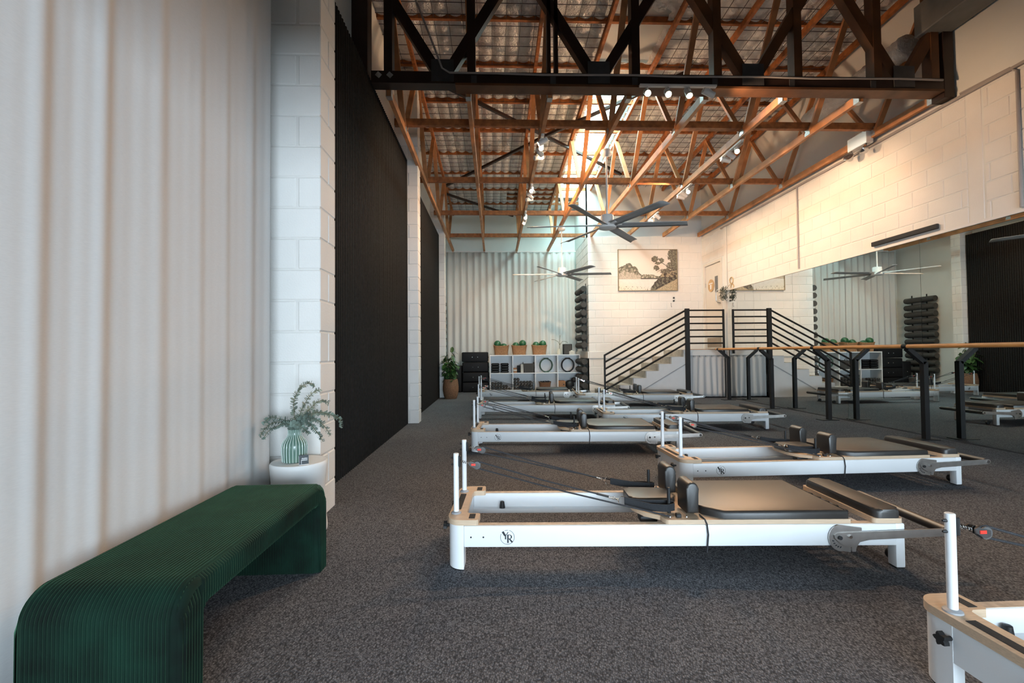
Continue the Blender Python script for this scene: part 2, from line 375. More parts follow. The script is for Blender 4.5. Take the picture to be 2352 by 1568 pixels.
# right wall blocks above the mirror (a pilaster strip interrupts them)
block_wall(wr_, 'y', 4.83, 10.06, XR, XR + 0.03, 2.40, 3.84, phase=0.13)
block_wall(wr_, 'y', 3.70, 4.655, XR, XR + 0.03, 2.40, 3.84, phase=0.3)
block_wall(wr_, 'y', 10.20, YB, XR, XR + 0.03, 3.2, 3.84, phase=0.1)
obj('pilaster', MB().rbox(XR, XR + 0.03, 4.665, 4.82, 2.40, 3.84, 0.004, 1), WALL, wr_)
# back wall blocks: below and above the concrete ledge
block_wall(wb_, 'x', XA, XR, YB, YB + 0.03, 0.08, 0.88, phase=0.1)
block_wall(wb_, 'x', XA, XR, YB, YB + 0.03, 1.06, 3.92, phase=0.23, ch=0.2043)
obj('ledge', MB().rbox(XA, XR, YB - 0.03, YB + 0.03, 0.885, 1.055, 0.006, 1), WALL, wb_)
block_wall(wret_, 'y', YB + 0.04, 13.0, XA, XA + 0.03, 1.06, 3.92, phase=0.2, ch=0.2043)
obj('ledge', MB().rbox(XA - 0.03, XA + 0.03, YB, 13.0, 0.885, 1.055, 0.006, 1), WALL, wret_)
# piers on the left wall
def pier(y0, y1, x1, z1, ph):
    p = obj('pier', MB().box(XL - 0.01, x1 - 0.006, y0 + 0.006, y1, 0, z1), JOINT, wl_)
    z = 0.0; r = 0
    while z < z1 - 0.05:
        zt = min(z + CH, z1)
        if r % 2 == ph:
            segs = [(XL, x1 - 0.15), (x1 - 0.15, x1)]
            block(p, 'x', XL, x1 - 0.15 - J, y0, y0 + 0.14, z, zt - J); block(p, 'y', y0, y1, x1 - 0.14, x1, z, zt - J)
        else:
            block(p, 'x', XL, x1, y0, y0 + 0.142, z, zt - J); block(p, 'y', y0 + 0.15, y1, x1 - 0.14, x1, z, zt - J)
        z = zt; r += 1
    return p
pier(3.0, 3.277, -1.116, 4.6, 0)
pier(7.0, 7.22, -1.145, 5.4, 0)
pier(10.96, 11.2, -1.17, 5.2, 1)

# roof foil, skylight strip, purlins
SKX0, SKX1, SKY0, SKY1 = 1.68, 2.40, 7.15, 12.4
def roof():
    mb = MB(); st = 0.0317; x0 = XL; x1 = XR + 0.02; y0 = 5.2; y1 = YA
    nx = int(round((x1 - x0) / st)); ny = int(round((y1 - y0) / st))
    g = 0.19
    P_ = []
    for j in range(ny + 1):
        y = y0 + (y1 - y0) * j / ny
        for i in range(nx + 1):
            x = x0 + (x1 - x0) * i / nx
            sag = 0.072 * abs(math.sin(PI * x / g) * math.sin(PI * y / g)) ** 0.6
            nz = mnoise.noise(Vector((x * 2.1, y * 2.1, 3.0))) * 0.012 + mnoise.noise(Vector((x * 9, y * 9, 1.0))) * 0.014
            P_.append((x, y, zroof(y) - sag + nz))
    fs = []
    for j in range(ny):
        for i in range(nx):
            a = j * (nx + 1) + i; xc = x0 + (x1 - x0) * (i + .5) / nx; yc = y0 + (y1 - y0) * (j + .5) / ny
            if SKX0 < xc < SKX1 and SKY0 < yc < SKY1: continue
            if SKX0 - 0.1 < xc < SKX1 - 0.05 and 5.8 < yc < 6.85: continue
            if xc > XA + 0.05 and yc > YB + 0.05: continue
            fs.append((a, a + 1, a + nx + 2, a + nx + 1))
    mb.add(P_, fs)
    return mb
ceil = struct(obj('ceiling', roof(), FOIL, smooth=180))
obj('cover_board', MB().box(1.5, 2.45, 5.7, 7.1, zroof(6.4) + 0.02, zroof(6.4) + 0.06), PLASTER, ceil)
wm = MB()
k_ = -7
while k_ * 0.19 < XR:
    x = k_ * 0.19; k_ += 1
    if SKX0 - 0.1 < x < SKX1: continue
    ye = YA if x < XA else YB
    wm.bar((x, 5.3, zroof(5.3) - 0.076), (x, ye, zroof(ye) - 0.076), 0.006, 0.006)
k_ = 28
while k_ * 0.19 < YA:
    y = k_ * 0.19; k_ += 1
    xe = XR if y < YB else XA
    wm.bar((XL, y, zroof(y) - 0.076), (SKX0 - 0.1, y, zroof(y) - 0.076), 0.006, 0.006)
    if xe > SKX1: wm.bar((SKX1, y, zroof(y) - 0.076), (xe, y, zroof(y) - 0.076), 0.006, 0.006)
wmo = obj('wire_mesh', wm, STEEL, ceil, smooth=0); wmo['kind'] = 'stuff'
obj('unseen_near_soffit', MB().box(XL - 0.2, XR + 0.2, FRONT_Y - 0.2, 5.2, 5.6, 5.68), DARKENED_SOFFIT, ceil)  # unseen near ceiling, coloured dark to keep the upper corners dim
# closed outer deck above the foil so no sky leaks in
dk = MB()
for (a, b, c, d) in ((XL - 0.2, SKX0, 5.2, YA + 0.2), (SKX1, XR + 0.2, 5.2, YA + 0.2), (SKX0, SKX1, 5.2, SKY0), (SKX0, SKX1, SKY1, YA + 0.2)):
    vs = [(a, c, zroof(c) + 0.07), (b, c, zroof(c) + 0.07), (b, d, zroof(d) + 0.07), (a, d, zroof(d) + 0.07)]
    dk.add(vs + [(x, y, z + 0.03) for x, y, z in vs], [(0, 3, 2, 1), (4, 5, 6, 7), (0, 1, 5, 4), (1, 2, 6, 5), (2, 3, 7, 6), (3, 0, 4, 7)])
obj('roof_deck', dk, GALV, ceil)
sk = MB()
vs = [(SKX0, SKY0, zroof(SKY0) + 0.075), (SKX1, SKY0, zroof(SKY0) + 0.075), (SKX1, SKY1, zroof(SKY1) + 0.075), (SKX0, SKY1, zroof(SKY1) + 0.075)]
sk.add(vs, [(0, 1, 2, 3)])
struct(obj('window_2', sk, FIBRE))
PUR = [5.97, 6.88, 7.81, 8.75, 9.66, 10.6, 11.55, 12.5]
for y in PUR:
    z = zroof(y) - 0.045
    x1 = XR if y < YB else XA
    obj('purlin', MB().box(XL, x1, y - 0.022, y + 0.022, z - 0.045, z + 0.035), TIMBER, ceil)
for y in (11.85, 12.15):
    z = zroof(y) - 0.045
    obj('purlin', MB().box(0.35, 1.7, y - 0.022, y + 0.022, z - 0.045, z + 0.035), TIMBER, ceil)

# ------------------------------------------------------------------ roof trusses running away from the camera
TX = [-1.15, -0.27, 0.645, 1.54, 2.42, 3.34, 4.24, 5.13]
TN = ['left wall', 'second from the left wall', 'third from the left wall', 'fourth from the left wall', 'fourth from the right wall', 'third from the right wall', 'second from the right wall', 'right wall']
TIEY = [5.97, 7.95, 9.83, 11.73]
def ztop(y): return zroof(y) - 0.135
for i, x in enumerate(TX):
    lab = ('pine roof truss tight along the ' + TN[i] + ' running to the back') if i in (0, 7) else ('pine roof truss ' + TN[i] + ' running to the back wall')
    yend = YA if i < 4 else YB
    t = thing('roof_truss', lab, 'roof truss', (x, 4.9, 3.9), 0, 'pine roof trusses')
    def L3(y, z): return (0, y - 4.9, z - 3.9)
    obj('bottom_chord', MB().box(-0.024, 0.024, 0.19, yend - 4.9, 0, 0.095), TIMBER_LIT, t)
    obj('top_chord', MB().bar(L3(5.0, ztop(5.0)), L3(yend, ztop(yend)), 0.045, 0.085), TIMBER, t)
    bn = [y for y in TIEY if y < yend - 0.2]; tn = [5.02, 6.95, 8.9, 10.78, 12.6]
    for b in bn:
        for y in tn:
            if abs(y - b) < 1.05 and y < yend:
                obj('web', MB().bar(L3(b + (0.05 if y > b else -0.05), 3.97), L3(y, ztop(y) - 0.01), 0.034, 0.07, (1, 0, 0)), TIMBER_LIT, t)
        obj('nail_plate', MB().box(-0.028, 0.028, b - 4.9 - 0.05, b - 4.9 + 0.05, 0.02, 0.13), GALV, t)
    obj('joist_hanger', MB().box(-0.03, -0.026, 0.187, 0.27, -0.004, 0.1).box(0.026, 0.03, 0.187, 0.27, -0.004, 0.1).box(-0.03, 0.03, 0.187, 0.27, -0.006, -0.001), GALV, t)
for k, y in enumerate(TIEY):
    x1 = XR - 0.05 if k < 3 else XA
    x0 = -1.27
    mb = MB().box(x0, x1, y - 0.03, y + 0.03, 3.997, 4.085)
    t = tag(obj('tie_beam', mb, TIMBER, origin=(x0, y, 3.997)), 'pine tie beam across the trusses, ' + ['nearest the dark girder', 'second behind the dark girder', 'third behind the dark girder', 'farthest, above the back curtain'][k], 'beam', 'tie beams')
    if k < 3: obj('splice', MB().box(2.5, 4.6, 0.03, 0.065, 0.0, 0.08), TIMBER, t)
# roof wind braces
C0 = (1.0, 8.65)
for k, (a, b, d) in enumerate(((C0, (-0.95, 7.0), 'toward the left near corner'), (C0, (-1.2, 11.05), 'toward the left wall, farther pair'), (C0, (2.95, 6.75), 'crossing the skylight toward the camera'), (C0, (2.9, 10.3), 'crossing the skylight toward the back'), ((-1.2, 11.45), (0.55, 13.05), 'beside the back curtain wall'))):
    za, zb = zroof(a[1]) - 0.21, zroof(b[1]) - 0.21
    tag(obj('wind_brace', MB().bar((0, 0, 0), (b[0] - a[0], b[1] - a[1], zb - za), 0.05, 0.05), DARKTIMBER, loc=(a[0], a[1], za)), 'thin red-brown roof brace ' + d, 'brace', 'roof braces')

# ------------------------------------------------------------------ dark girder truss across the room
GY = 5.0
g = thing('girder_truss', 'dark stained girder truss spanning the room with V-shaped webs', 'truss', (-1.3, GY, 3.955))
def GL(x, z, y=GY): return (x + 1.3, y - GY, z - 3.955)
obj('bottom_chord', MB().box(0.0, 6.37, -0.07, 0.07, 0, 0.13), DARKTIMBER, g)
obj('flange', MB().box(0.9, 6.36, -0.085, 0.085, -0.025, 0.0), POSTTIMBER_LIT, g)
obj('top_chord', MB().box(0.0, 6.37, -0.07, 0.07, 1.42, 1.57), DARKTIMBER, g)
for x in (-1.122, -0.228, 1.577, 2.493, 3.406, 4.322, 4.99):
    obj('post', MB().box(x + 1.3 - 0.045, x + 1.3 + 0.045, -0.06, 0.06, 0.13, 1.42), POSTTIMBER_LIT if x > 2 else DARKTIMBER, g)  # right-hand posts take the lit colour
for x in (0.62, 0.70):
    obj('post', MB().box(x + 1.3 - 0.02, x + 1.3 + 0.02, -0.05, 0.05, 0.13, 1.42), DARKTIMBER, g)
ND = (-0.537, 1.162, 2.881, 4.607)
for x in ND:
    for s in (-1, 1):
        obj('web', MB().bar(GL(x + s * 0.06, 4.1), GL(x + s * (0.86 if not (x > 4 and s > 0) else 0.44), 5.40 if not (x > 4 and s > 0) else 4.72), 0.11, 0.10, (0, 1, 0)), POSTTIMBER_LIT if x > 2 else DARKTIMBER, g)
    gp = obj('gusset_plate', MB().box(x + 1.3 - 0.12, x + 1.3 + 0.12, -0.078, -0.070, 0.02, 0.26), STEEL, g)
for x in (-1.22, -1.10):
    obj('bolt_plate', MB().bar(GL(x - 0.02, 4.055, GY - 0.075), GL(x + 0.02, 4.02, GY - 0.075), 0.006, 0.05, (0, 0, 1)), GALV, g)
for x in (-0.2, 0.66, 1.56, 2.45, 3.32, 4.25):
    obj('strap', MB().box(x + 1.3 - 0.03, x + 1.3 + 0.03, -0.075, -0.069, 0.0, 0.09), STEEL, g)
cd = MB(); pts = [GL(-0.95, 5.2, 4.91), GL(-0.62, 4.33, 4.91), GL(-0.54, 4.11, 4.91), GL(-0.46, 4.06, 4.91)]
for k in range(1, 12): pts.append(GL(-0.46 + k * 0.5, 4.055 + 0.006 * math.sin(k * 2.1), 4.91))
cd.tube(pts, 0.011, 8)
tag(obj('conduit', cd, PIPE, loc=(-1.3, GY, 3.955)), 'thin grey cable conduit clipped along the dark girder', 'conduit')
tag(obj('column', MB().rbox(-1.497, -1.33, 4.9, 5.08, 0.0, 5.5, 0.004, 1), DARKTIMBER, origin=(-1.41, 5.0, 0)), 'dark brown post carrying the girder above the black panel', 'column')
tag(obj('column', MB().rbox(5.075, 5.195, 4.93, 5.09, 3.87, 5.5, 0.004, 1), DARKTIMBER, origin=(5.13, 5.0, 3.87)), 'dark brown post holding the girder end at the right wall', 'column')
tag(obj('air_duct', MB().rbox(4.86, 5.19, 3.2, 5.06, 4.62, 4.98, 0.01, 1), GREYPAINT, origin=(5.0, 4.1, 4.62)), 'grey rectangular air duct high on the right wall', 'duct')
fd = MB(); P_ = []
for k in range(41):
    y = 5.3 + k * 0.045; P_.append((5.03, y, 4.72 - 0.04 * (k / 40)))
fd.tube(P_, [0.13 + 0.012 * (k % 2) + 0.006 * mnoise.noise(Vector((k * .7, 0, 0))) for k in range(41)], 14)
tag(obj('flexible_duct', fd, FOIL, origin=(5.03, 5.3, 4.59), smooth=180), 'crinkled silver flexible duct behind the girder end', 'duct')

# ------------------------------------------------------------------ black ribbed panels
def ribbed(y0, y1, z1, label):
    mb = MB(); pitch = 0.048; n = int(round((y1 - y0) / pitch)); pr = []
    for k in range(n):
        a = y0 + k * (y1 - y0) / n; w = (y1 - y0) / n
        for u, d in ((0.0, 0.0), (0.12, 0.0), (0.2, 0.014), (0.5, 0.018), (0.8, 0.014), (0.88, 0.0)): pr.append((a + u * w, -1.318 + d))
    pr.append((y1, -1.318))
    N_ = len(pr)
    vs = [(x, y, 0.0) for y, x in pr] + [(x, y, z1) for y, x in pr]
    mb.add(vs, [(i, i + 1, N_ + i + 1, N_ + i) for i in range(N_ - 1)])
    mb.box(XL + 0.001, -1.3185, y0, y1, 0, z1 - 0.004)
    o = obj('ribbed_wall_panel', mb, BLACKPANEL, origin=(-1.4, y0, 0), smooth=30)
    return tag(o, label, 'wall panel')
ribbed(3.28, 6.995, 3.98, 'tall black vertically ribbed wall panel, the larger near one')
ribbed(7.225, 10.955, 3.85, 'tall black vertically ribbed wall panel, the farther one behind the pier')

# ------------------------------------------------------------------ curtains
def curtain(name, p0, p1, z0, z1, fn, n, nz, m, label, thick=0.006):
    p0 = Vector((*p0, 0)); p1 = Vector((*p1, 0)); d = (p1 - p0); nrm = Vector((d.y, -d.x, 0)).normalized()
    vs = []; fs = []
    for j in range(nz + 1):
        v = j / nz; z = z0 + (z1 - z0) * v
        for i in range(n + 1):
            t = i / n; q = p0 + d * t + nrm * fn(t, v); vs.append((q.x, q.y, z))
    for j in range(nz):
        for i in range(n): a = j * (n + 1) + i; fs.append((a, a + 1, a + n + 2, a + n + 1))
    mb = MB().add(vs, fs)
    o = obj(name, mb, m, origin=(p0.x, p0.y, z0), smooth=180)
    md = o.modifiers.new('thickness', 'SOLIDIFY'); md.thickness = thick
    return tag(o, label, 'curtain')
def foldL(t, v):
    y = 0.2 + t * 2.66
    ph = y * 2 * PI / 0.26 + 0.9 * math.sin(y * 3.1) + 0.5 * math.sin(y * 7.7 + 1.0) + (1 - v) * 0.6 * math.sin(y * 5)
    s = math.sin(ph)
    a = 0.0065 + 0.0035 * math.sin(y * 4.3 + 1)
    return a * (s - 0.38 * math.sin(2 * ph + 0.6) + 0.22 * math.sin(3 * ph + 1.1)) * (0.6 + 0.4 * v) * (0.75 + 0.45 * t)
curtain('curtain', (-1.372, 0.2), (-1.372, 2.86), 0.015, 4.3, foldL, 420, 14, CURT, 'tall off-white linen curtain along the left wall behind the bench')
tag(obj('curtain_track', MB().box(-1.41, -1.33, 0.1, 2.9, 4.30, 4.35), WHITEPL, origin=(-1.37, 0.1, 4.3)), 'white ceiling track of the near left curtain', 'curtain track')
def foldB(t, v):
    x = t * 3.62
    ph = x * 2 * PI / 0.185 + (1 - v) * (0.9 * math.sin(x * 3.3) + 0.7 * math.sin(x * 6.1 + 2))
    return 0.035 * math.sin(ph) * (1 - 0.35 * (1 - v)) + (1 - v) * 0.03 * math.sin(x * 2.7)
curtain('curtain', (-1.32, 13.0), (2.30, 13.0), 0.06, 3.88, foldB, 420, 14, CURT2, 'floor-length white pleated curtain across the back alcove')
tag(obj('curtain_rod', MB().box(-1.35, 2.33, 12.985, 13.015, 3.89, 3.92), WHITEPL, origin=(0.5, 13.0, 3.89)), 'white curtain track above the back alcove curtain', 'curtain track')

# ------------------------------------------------------------------ mirrors on the right wall
MY = [3.0, 4.2, 5.41, 6.62, 7.82, 9.03, 10.06]
for k in range(6):
    o = obj('wall_mirror', MB().box(XR - 0.010, XR - 0.003, MY[k] + 0.002, MY[k + 1] - 0.002, 0.015, 2.385), MIRROR, origin=(XR - 0.006, (MY[k] + MY[k + 1]) / 2, 0.015), smooth=0)
    tag(o, 'tall frameless wall mirror panel, ' + ['nearest the camera', 'second from the camera', 'third from the camera', 'third from the stair railing', 'second from the stair railing', 'next to the stair railing'][k], 'mirror', 'wall mirrors')
struct(obj('trim_1', MB().box(XR - 0.02, XR, 3.0, 10.08, 2.387, 2.412).box(XR - 0.022, XR - 0.016, 3.0, 10.08, 2.38, 2.387), WHITEPL))
struct(obj('trim_2', MB().rbox(XR - 0.012, XR, 10.07, 10.20, 0, 3.86, 0.004, 1), WALL))
struct(obj('baseboard_right', MB().box(XR - 0.014, XR, 3.0, 10.08, 0, 0.014), STEEL))

# door on the stair landing
LZ = 1.076
d = struct(obj('door_1', MB().box(XR + 0.02, XR + 0.06, 10.37, 11.15, LZ + 0.02, 3.10), DOORP))
fr = MB().box(XR - 0.012, XR + 0.07, 10.30, 10.36, LZ, 3.17).box(XR - 0.012, XR + 0.07, 11.16, 11.22, LZ, 3.17).box(XR - 0.012, XR + 0.07, 10.36, 11.16, 3.11, 3.17)
obj('door_frame', fr, DOORP, d)
obj('door_light_block', MB().box(XR + 0.075, XR + 0.2, 10.28, 11.24, 1.05, 3.18), PLASTER, d)  # unseen backing added to stop sky leaking round the door
obj('vision_panel', MB().box(XR + 0.012, XR + 0.02, 10.55, 10.68, 2.42, 2.80), mat('dark_glass', (0.12, 0.125, 0.13), 0.1, var=0.02), d)
obj('pull_handle', MB().tube([(XR + 0.02, 10.43, 2.46), (XR - 0.04, 10.47, 2.45), (XR - 0.055, 10.50, 2.41), (XR - 0.055, 10.50, 2.20), (XR - 0.04, 10.46, 2.16), (XR + 0.02, 10.43, 2.15)], 0.012, 8), BRUSHED, d)
obj('kick_plate', MB().box(XR + 0.014, XR + 0.02, 10.40, 11.12, LZ + 0.05, LZ + 0.28), mat('brown_grille', (0.30, 0.23, 0.17), 0.6, var=0.1), d)
obj('hinge', MB().box(XR - 0.0, XR + 0.02, 11.145, 11.165, 2.60, 2.70), BRUSHED, d)
sgn = tag(obj('door_sign', MB().lathe([(0.15, 0), (0.15, 0.008)], 36).xf(Matrix.Rotation(-PI / 2, 4, 'Y')), OAKLT, loc=(XR + 0.012, 10.87, 2.61)), 'round tan wooden sign on the landing door', 'sign')
sm = MB().box(-0.0115, -0.0085, -0.09, 0.09, 0.035, 0.06).box(-0.0115, -0.0085, -0.03, 0.03, -0.09, 0.02)
sm.slot = 0
obj('print', sm, CARDW, sgn)

# ------------------------------------------------------------------ stair, landing, railing
SX = [2.45, 2.74, 3.035, 3.325, 3.61, 3.895, 4.18]
RISE = LZ / 7
st = thing('staircase', 'short concrete staircase with white side wall climbing to the landing', 'staircase', (2.45, 10.12, 0))
for k in range(6):
    z1 = RISE * (k + 1)
    obj('step', MB().rbox(SX[k] - 2.45, SX[k + 1] - 2.45 + 0.02, 0.0, 1.165, z1 - 0.17 if k else 0.0, z1, 0.004, 1), CONCRETE, st)
obj('landing', MB().rbox(SX[6] - 2.45, 5.14 - 2.45, 0.0, 1.165, LZ - 0.17, LZ, 0.004, 1), CONCRETE, st)
poly = [(0.02, 0.0)]
for k in range(7):
    poly.append((SX[k] - 2.45 + 0.02, RISE * (k + 1) - 0.006)) if k == 0 else poly.extend([(SX[k] - 2.45 + 0.02, RISE * k - 0.006), (SX[k] - 2.45 + 0.02, RISE * (k + 1) - 0.006)])
poly += [(1.83, LZ - 0.006), (1.83, 0.0)]
obj('side_wall', MB().prism(poly, -0.03, -0.001, 'y'), STRINGER, st)
obj('soffit_shadow_line', MB().bar((0.75, -0.033, 0.16), (1.82, -0.033, 0.78), 0.006, 0.02, (0, 0, 1)), GREYPL, st)  # grey strip standing in for shade in the gap below the flight
obj('fascia', MB().box(1.84, 2.69, -0.03, -0.002, LZ - 0.13, LZ - 0.004), WALL, st)
obj('nosing', MB().box(1.84, 2.69, -0.034, 0.03, LZ - 0.003, LZ + 0.008), OAK, st)
def foldS(t, v):
    x = t * 0.82
    return 0.018 * math.sin(x * 2 * PI / 0.14 + (1 - v) * 1.3 * math.sin(x * 9)) * (0.6 + 0.4 * (1 - v)) + (0.02 * math.sin(x * 20) if v < 0.12 and x > 0.65 else 0)
curtain('curtain', (4.32, 10.115), (5.12, 10.115), 0.03, LZ - 0.13, foldS, 160, 10, CURT, 'short white gathered curtain hiding the space under the landing', 0.004)
rl = thing('stair_railing', 'black steel stair railing with six sloping and six level bars', 'railing', (2.41, 10.05, 0))
def RL(x, z): return (x - 2.41, 0, z)
obj('post', MB().rbox(-0.018, 0.018, -0.018, 0.018, 0, 0.985, 0.003, 1), BLACKSTEEL, rl)
obj('post', MB().rbox(4.215 - 2.41, 4.31 - 2.41, -0.03, 0.03, 0, 1.985, 0.004, 1), BLACKSTEEL, rl)
obj('post', MB().rbox(5.06 - 2.41, 5.10 - 2.41, -0.018, 0.018, 0.98, 1.965, 0.003, 1), BLACKSTEEL, rl)
for k in range(6):
    zt = 1.945 - 0.146 * k
    obj('level_bar', MB().tube([RL(4.30, zt), RL(5.07, zt)], 0.017, 8), BLACKSTEEL, rl)
    obj('sloping_bar', MB().tube([RL(2.41, 0.97 - 0.153 * k), RL(4.23, zt + 0.0)], 0.021, 8), BLACKSTEEL, rl)

# ------------------------------------------------------------------ ballet barre
br = thing('ballet_barre', 'long oak ballet barre on black angled posts before the mirrors', 'barre', (4.93, 5.18, 0))
PY = [3.62, 5.18, 6.73, 8.14, 9.66]
for y in PY:
    ly = y - 5.18
    p = obj('post', MB().box(0.02, 0.075, ly - 0.028, ly + 0.028, 0, 0.90).bar((0.047, ly, 0.885), (-0.15, ly, 1.055), 0.056, 0.05), BLACKSTEEL, br)
    obj('base_plate', MB().box(-0.10, 0.15, ly - 0.075, ly + 0.075, 0, 0.008), BLACKSTEEL, p)
    obj('saddle', MB().tube([(-0.17, ly - 0.03, 1.078), (-0.17, ly + 0.03, 1.078)], 0.028, 14), BLACKSTEEL, p)
obj('handrail', MB().tube([(-0.17, -2.6, 1.078), (-0.17, 9.78 - 5.18, 1.078)], 0.0235, 16), OAK, br)

# ------------------------------------------------------------------ pilates reformer
def letter_poly(mb, poly, z):  # helper: poly in (s, z) on the near rail, slightly proud
    mb.prism(poly, -0.0022, 0.0, 'y')
def arc(cx, cz, r0, r1, a0, a1, n):
    out = [(cx + r1 * math.cos(a0 + (a1 - a0) * k / n), cz + r1 * math.sin(a0 + (a1 - a0) * k / n)) for k in range(n + 1)]
    inn = [(cx + r0 * math.cos(a0 + (a1 - a0) * k / n), cz + r0 * math.sin(a0 + (a1 - a0) * k / n)) for k in range(n, -1, -1)]
    return out, inn
W = 0.56
def make_reformer():
    t = thing('pilates_reformer', '', 'pilates reformer', (0, 0, 0), 0, 'white pilates reformers')
    # side rails with inner track ledge
    for far in (0, 1):
        m = MB()
        if not far:
            m.rbox(0.0, 2.075, 0.0, 0.045, 0.111, 0.214, 0.006, 2).box(0.0, 2.07, 0.044, 0.082, 0.111, 0.135)
        else:
            m.rbox(0.0, 2.075, W - 0.045, W, 0.111, 0.214, 0.006, 2).box(0.0, 2.07, W - 0.082, W - 0.044, 0.111, 0.135)
        r = obj('rail', m, WHITEPOWDER, t)
        y0, y1 = (0.006, 0.04) if not far else (W - 0.04, W - 0.006)
        obj('rail_cap', MB().box(0.02, 2.05, y0, y1, 0.2135, 0.2155), PLYEDGE, r)
        for s in (0.035, 0.095):
            yy = -0.001 if not far else W + 0.001
            obj('screw', MB().tube([(s, yy - 0.001, 0.16), (s, yy + 0.001, 0.16)], 0.0042, 8), INK, r)
        obj('bumper', MB().lathe([(0.017, 0), (0.012, 0.036), (0.009, 0.038)], 12, (0.17, 0.063 if not far else W - 0.063, 0.135)), RUBBER, r)
        if not far:
            lg = MB(); cx, cz, R_ = 0.211, 0.160, 0.0345
            for a0, a1 in ((math.radians(150), math.radians(435)), (math.radians(85), math.radians(112))):
                if a1 < a0: continue
                o_, i_ = arc(cx, cz, R_ - 0.0017, R_, a0, a1, 40 if a1 - a0 > 1 else 6)
                n_ = len(o_); vs = [(u, -0.0016, v) for u, v in o_] + [(u, -0.0016, v) for u, v in reversed(i_)]
                lg.add(vs, [(k, k + 1, n_ + k + 1, n_ + k) for k in range(n_ - 1)])
            def pl(ps): letter_poly(lg, [(cx + u * 0.001, cz + v * 0.001) for u, v in ps], 0)
            pl([(-27, 24), (-18, 29), (-7, 9), (-15, 5)])            # Y left arm
            pl([(-12, 9), (-6, 9), (-6, -10), (-12, -10)])            # Y stem
            pl([(-8, 10), (3, 25), (5, 23), (-6, 8)])                # Y right arm
            pl([(-1, 12), (6, 12), (6, -27), (-1, -27)])              # R stem
            pl([(6, 12), (16, 11), (22, 5), (22, -2), (16, -8), (6, -9), (6, -7), (14, -6), (16, -2), (16, 5), (14, 9), (6, 10)])
            pl([(6, -8), (13, -8), (27, -22), (21, -27)])             # R leg
            obj('logo', lg, INK, r, smooth=0)
    # head end: legs with rounded outer corner and a grey panel
    def leg_prof(far, r=0.075, s0=-0.078, s1=0.0, wd=0.125):
        pts = []
        for k in range(9):
            a = PI + PI / 2 * k / 8
            pts.append((s0 + r + r * math.cos(a), r + r * math.sin(a)))
        pts += [(s1, 0.0), (s1, 0.085), (s0 + 0.015, wd), (s0, wd)]
        if far: pts = [(u, W - v) for u, v in pts][::-1]
        return pts
    for far in (0, 1):
        l = obj('leg', MB().prism(leg_prof(far), 0.006, 0.216, 'z'), WHITEPOWDER, t)
        obj('foot_pad', MB().prism([(u * 0.98, W / 2 + (v - W / 2) * 0.995) for u, v in leg_prof(far)], 0.0, 0.006, 'z'), RUBBER, l)
    ep = obj('end_panel', MB().box(-0.077, -0.058, 0.12, W - 0.12, 0.105, 0.216), WHITEPOWDER, t)
    for w in (0.12, W - 0.12):
        kn = MB()
        pr = []
        for k in range(20):
            a = 2 * PI * k / 20; rr = 0.017 + 0.004 * math.cos(5 * a); pr.append((w + rr * math.cos(a), 0.175 + rr * math.sin(a)))
        kn.prism(pr, -0.115, -0.098, 'x').tube([(-0.1, w, 0.175), (-0.078, w, 0.175)], 0.007, 8)
        obj('knob', kn, RUBBER, t)
    # plywood head platform
    out = []
    r = 0.07
    for k in range(9): a = PI + PI / 2 * k / 8; out.append((-0.082 + r + r * math.cos(a), -0.004 + r + r * math.sin(a)))
    out += [(0.062, -0.004), (0.07, 0.003), (0.074, 0.085), (0.066, 0.094), (0.02, 0.096), (0.008, 0.105), (0.004, 0.13), (0.004, W - 0.13), (0.008, W - 0.105), (0.02, W - 0.096), (0.066, W - 0.094), (0.074, W - 0.085), (0.07, W - 0.003), (0.062, W + 0.004)]
    for k in range(9): a = PI / 2 + PI / 2 * k / 8; out.append((-0.082 + r + r * math.cos(a), W + 0.004 - r + r * math.sin(a)))
    pf = obj('head_platform', MB().prism(out, 0.217, 0.243, 'z'), PLY, t)
    for w0, w1, s0, s1 in ((0.02, 0.082, 0.022, 0.052), (W - 0.082, W - 0.02, 0.022, 0.052), (0.15, W - 0.15, -0.062, -0.03)):
        obj('grip_strip', MB().rbox(s0, s1, w0, w1, 0.2425, 0.2445, 0.0008, 1), GRIP, pf)
    # posts, pulleys, ropes, straps
    for far in (0, 1):
        w = 0.1 if not far else W - 0.1
        p = obj('post', MB().lathe([(0.0135, 0.243), (0.0135, 0.541), (0.011, 0.543)], 20, (-0.048, w, 0)), WHITEPOWDER, t)
        obj('flange', MB().lathe([(0.026, 0.243), (0.025, 0.248), (0.016, 0.253)], 20, (-0.048, w, 0)), GREYPL, p)
        obj('bracket', MB().rbox(-0.036, -0.024, w - 0.012, w + 0.012, 0.475, 0.532, 0.004, 1), RUBBER, p)
        for z in (0.487, 0.52):
            obj('bolt', MB().tube([(-0.06, w, z), (-0.068, w, z), (-0.073, w, z)], [0.0055, 0.0055, 0.003], 8), RUBBER, p)
        sp = []
        for k in range(41):
            a = k * 2 * PI / 8; f_ = k / 40; sp.append((-0.024 + 0.045 * f_, w + 0.006 * math.cos(a), 0.503 - 0.012 * f_ + 0.006 * math.sin(a)))
        obj('spring', MB().tube(sp, 0.0016, 5), CHROME, p)
        pc = (0.058, w, 0.482)
        pu = obj('pulley', MB().lathe([(0.006, -0.012), (0.019, -0.011), (0.019, -0.006), (0.015, -0.003), (0.015, 0.003), (0.019, 0.006), (0.019, 0.011), (0.006, 0.012)], 20).xf(Matrix.Translation(pc) @ Matrix.Rotation(PI / 2, 4, 'X')), SMOKE, t)
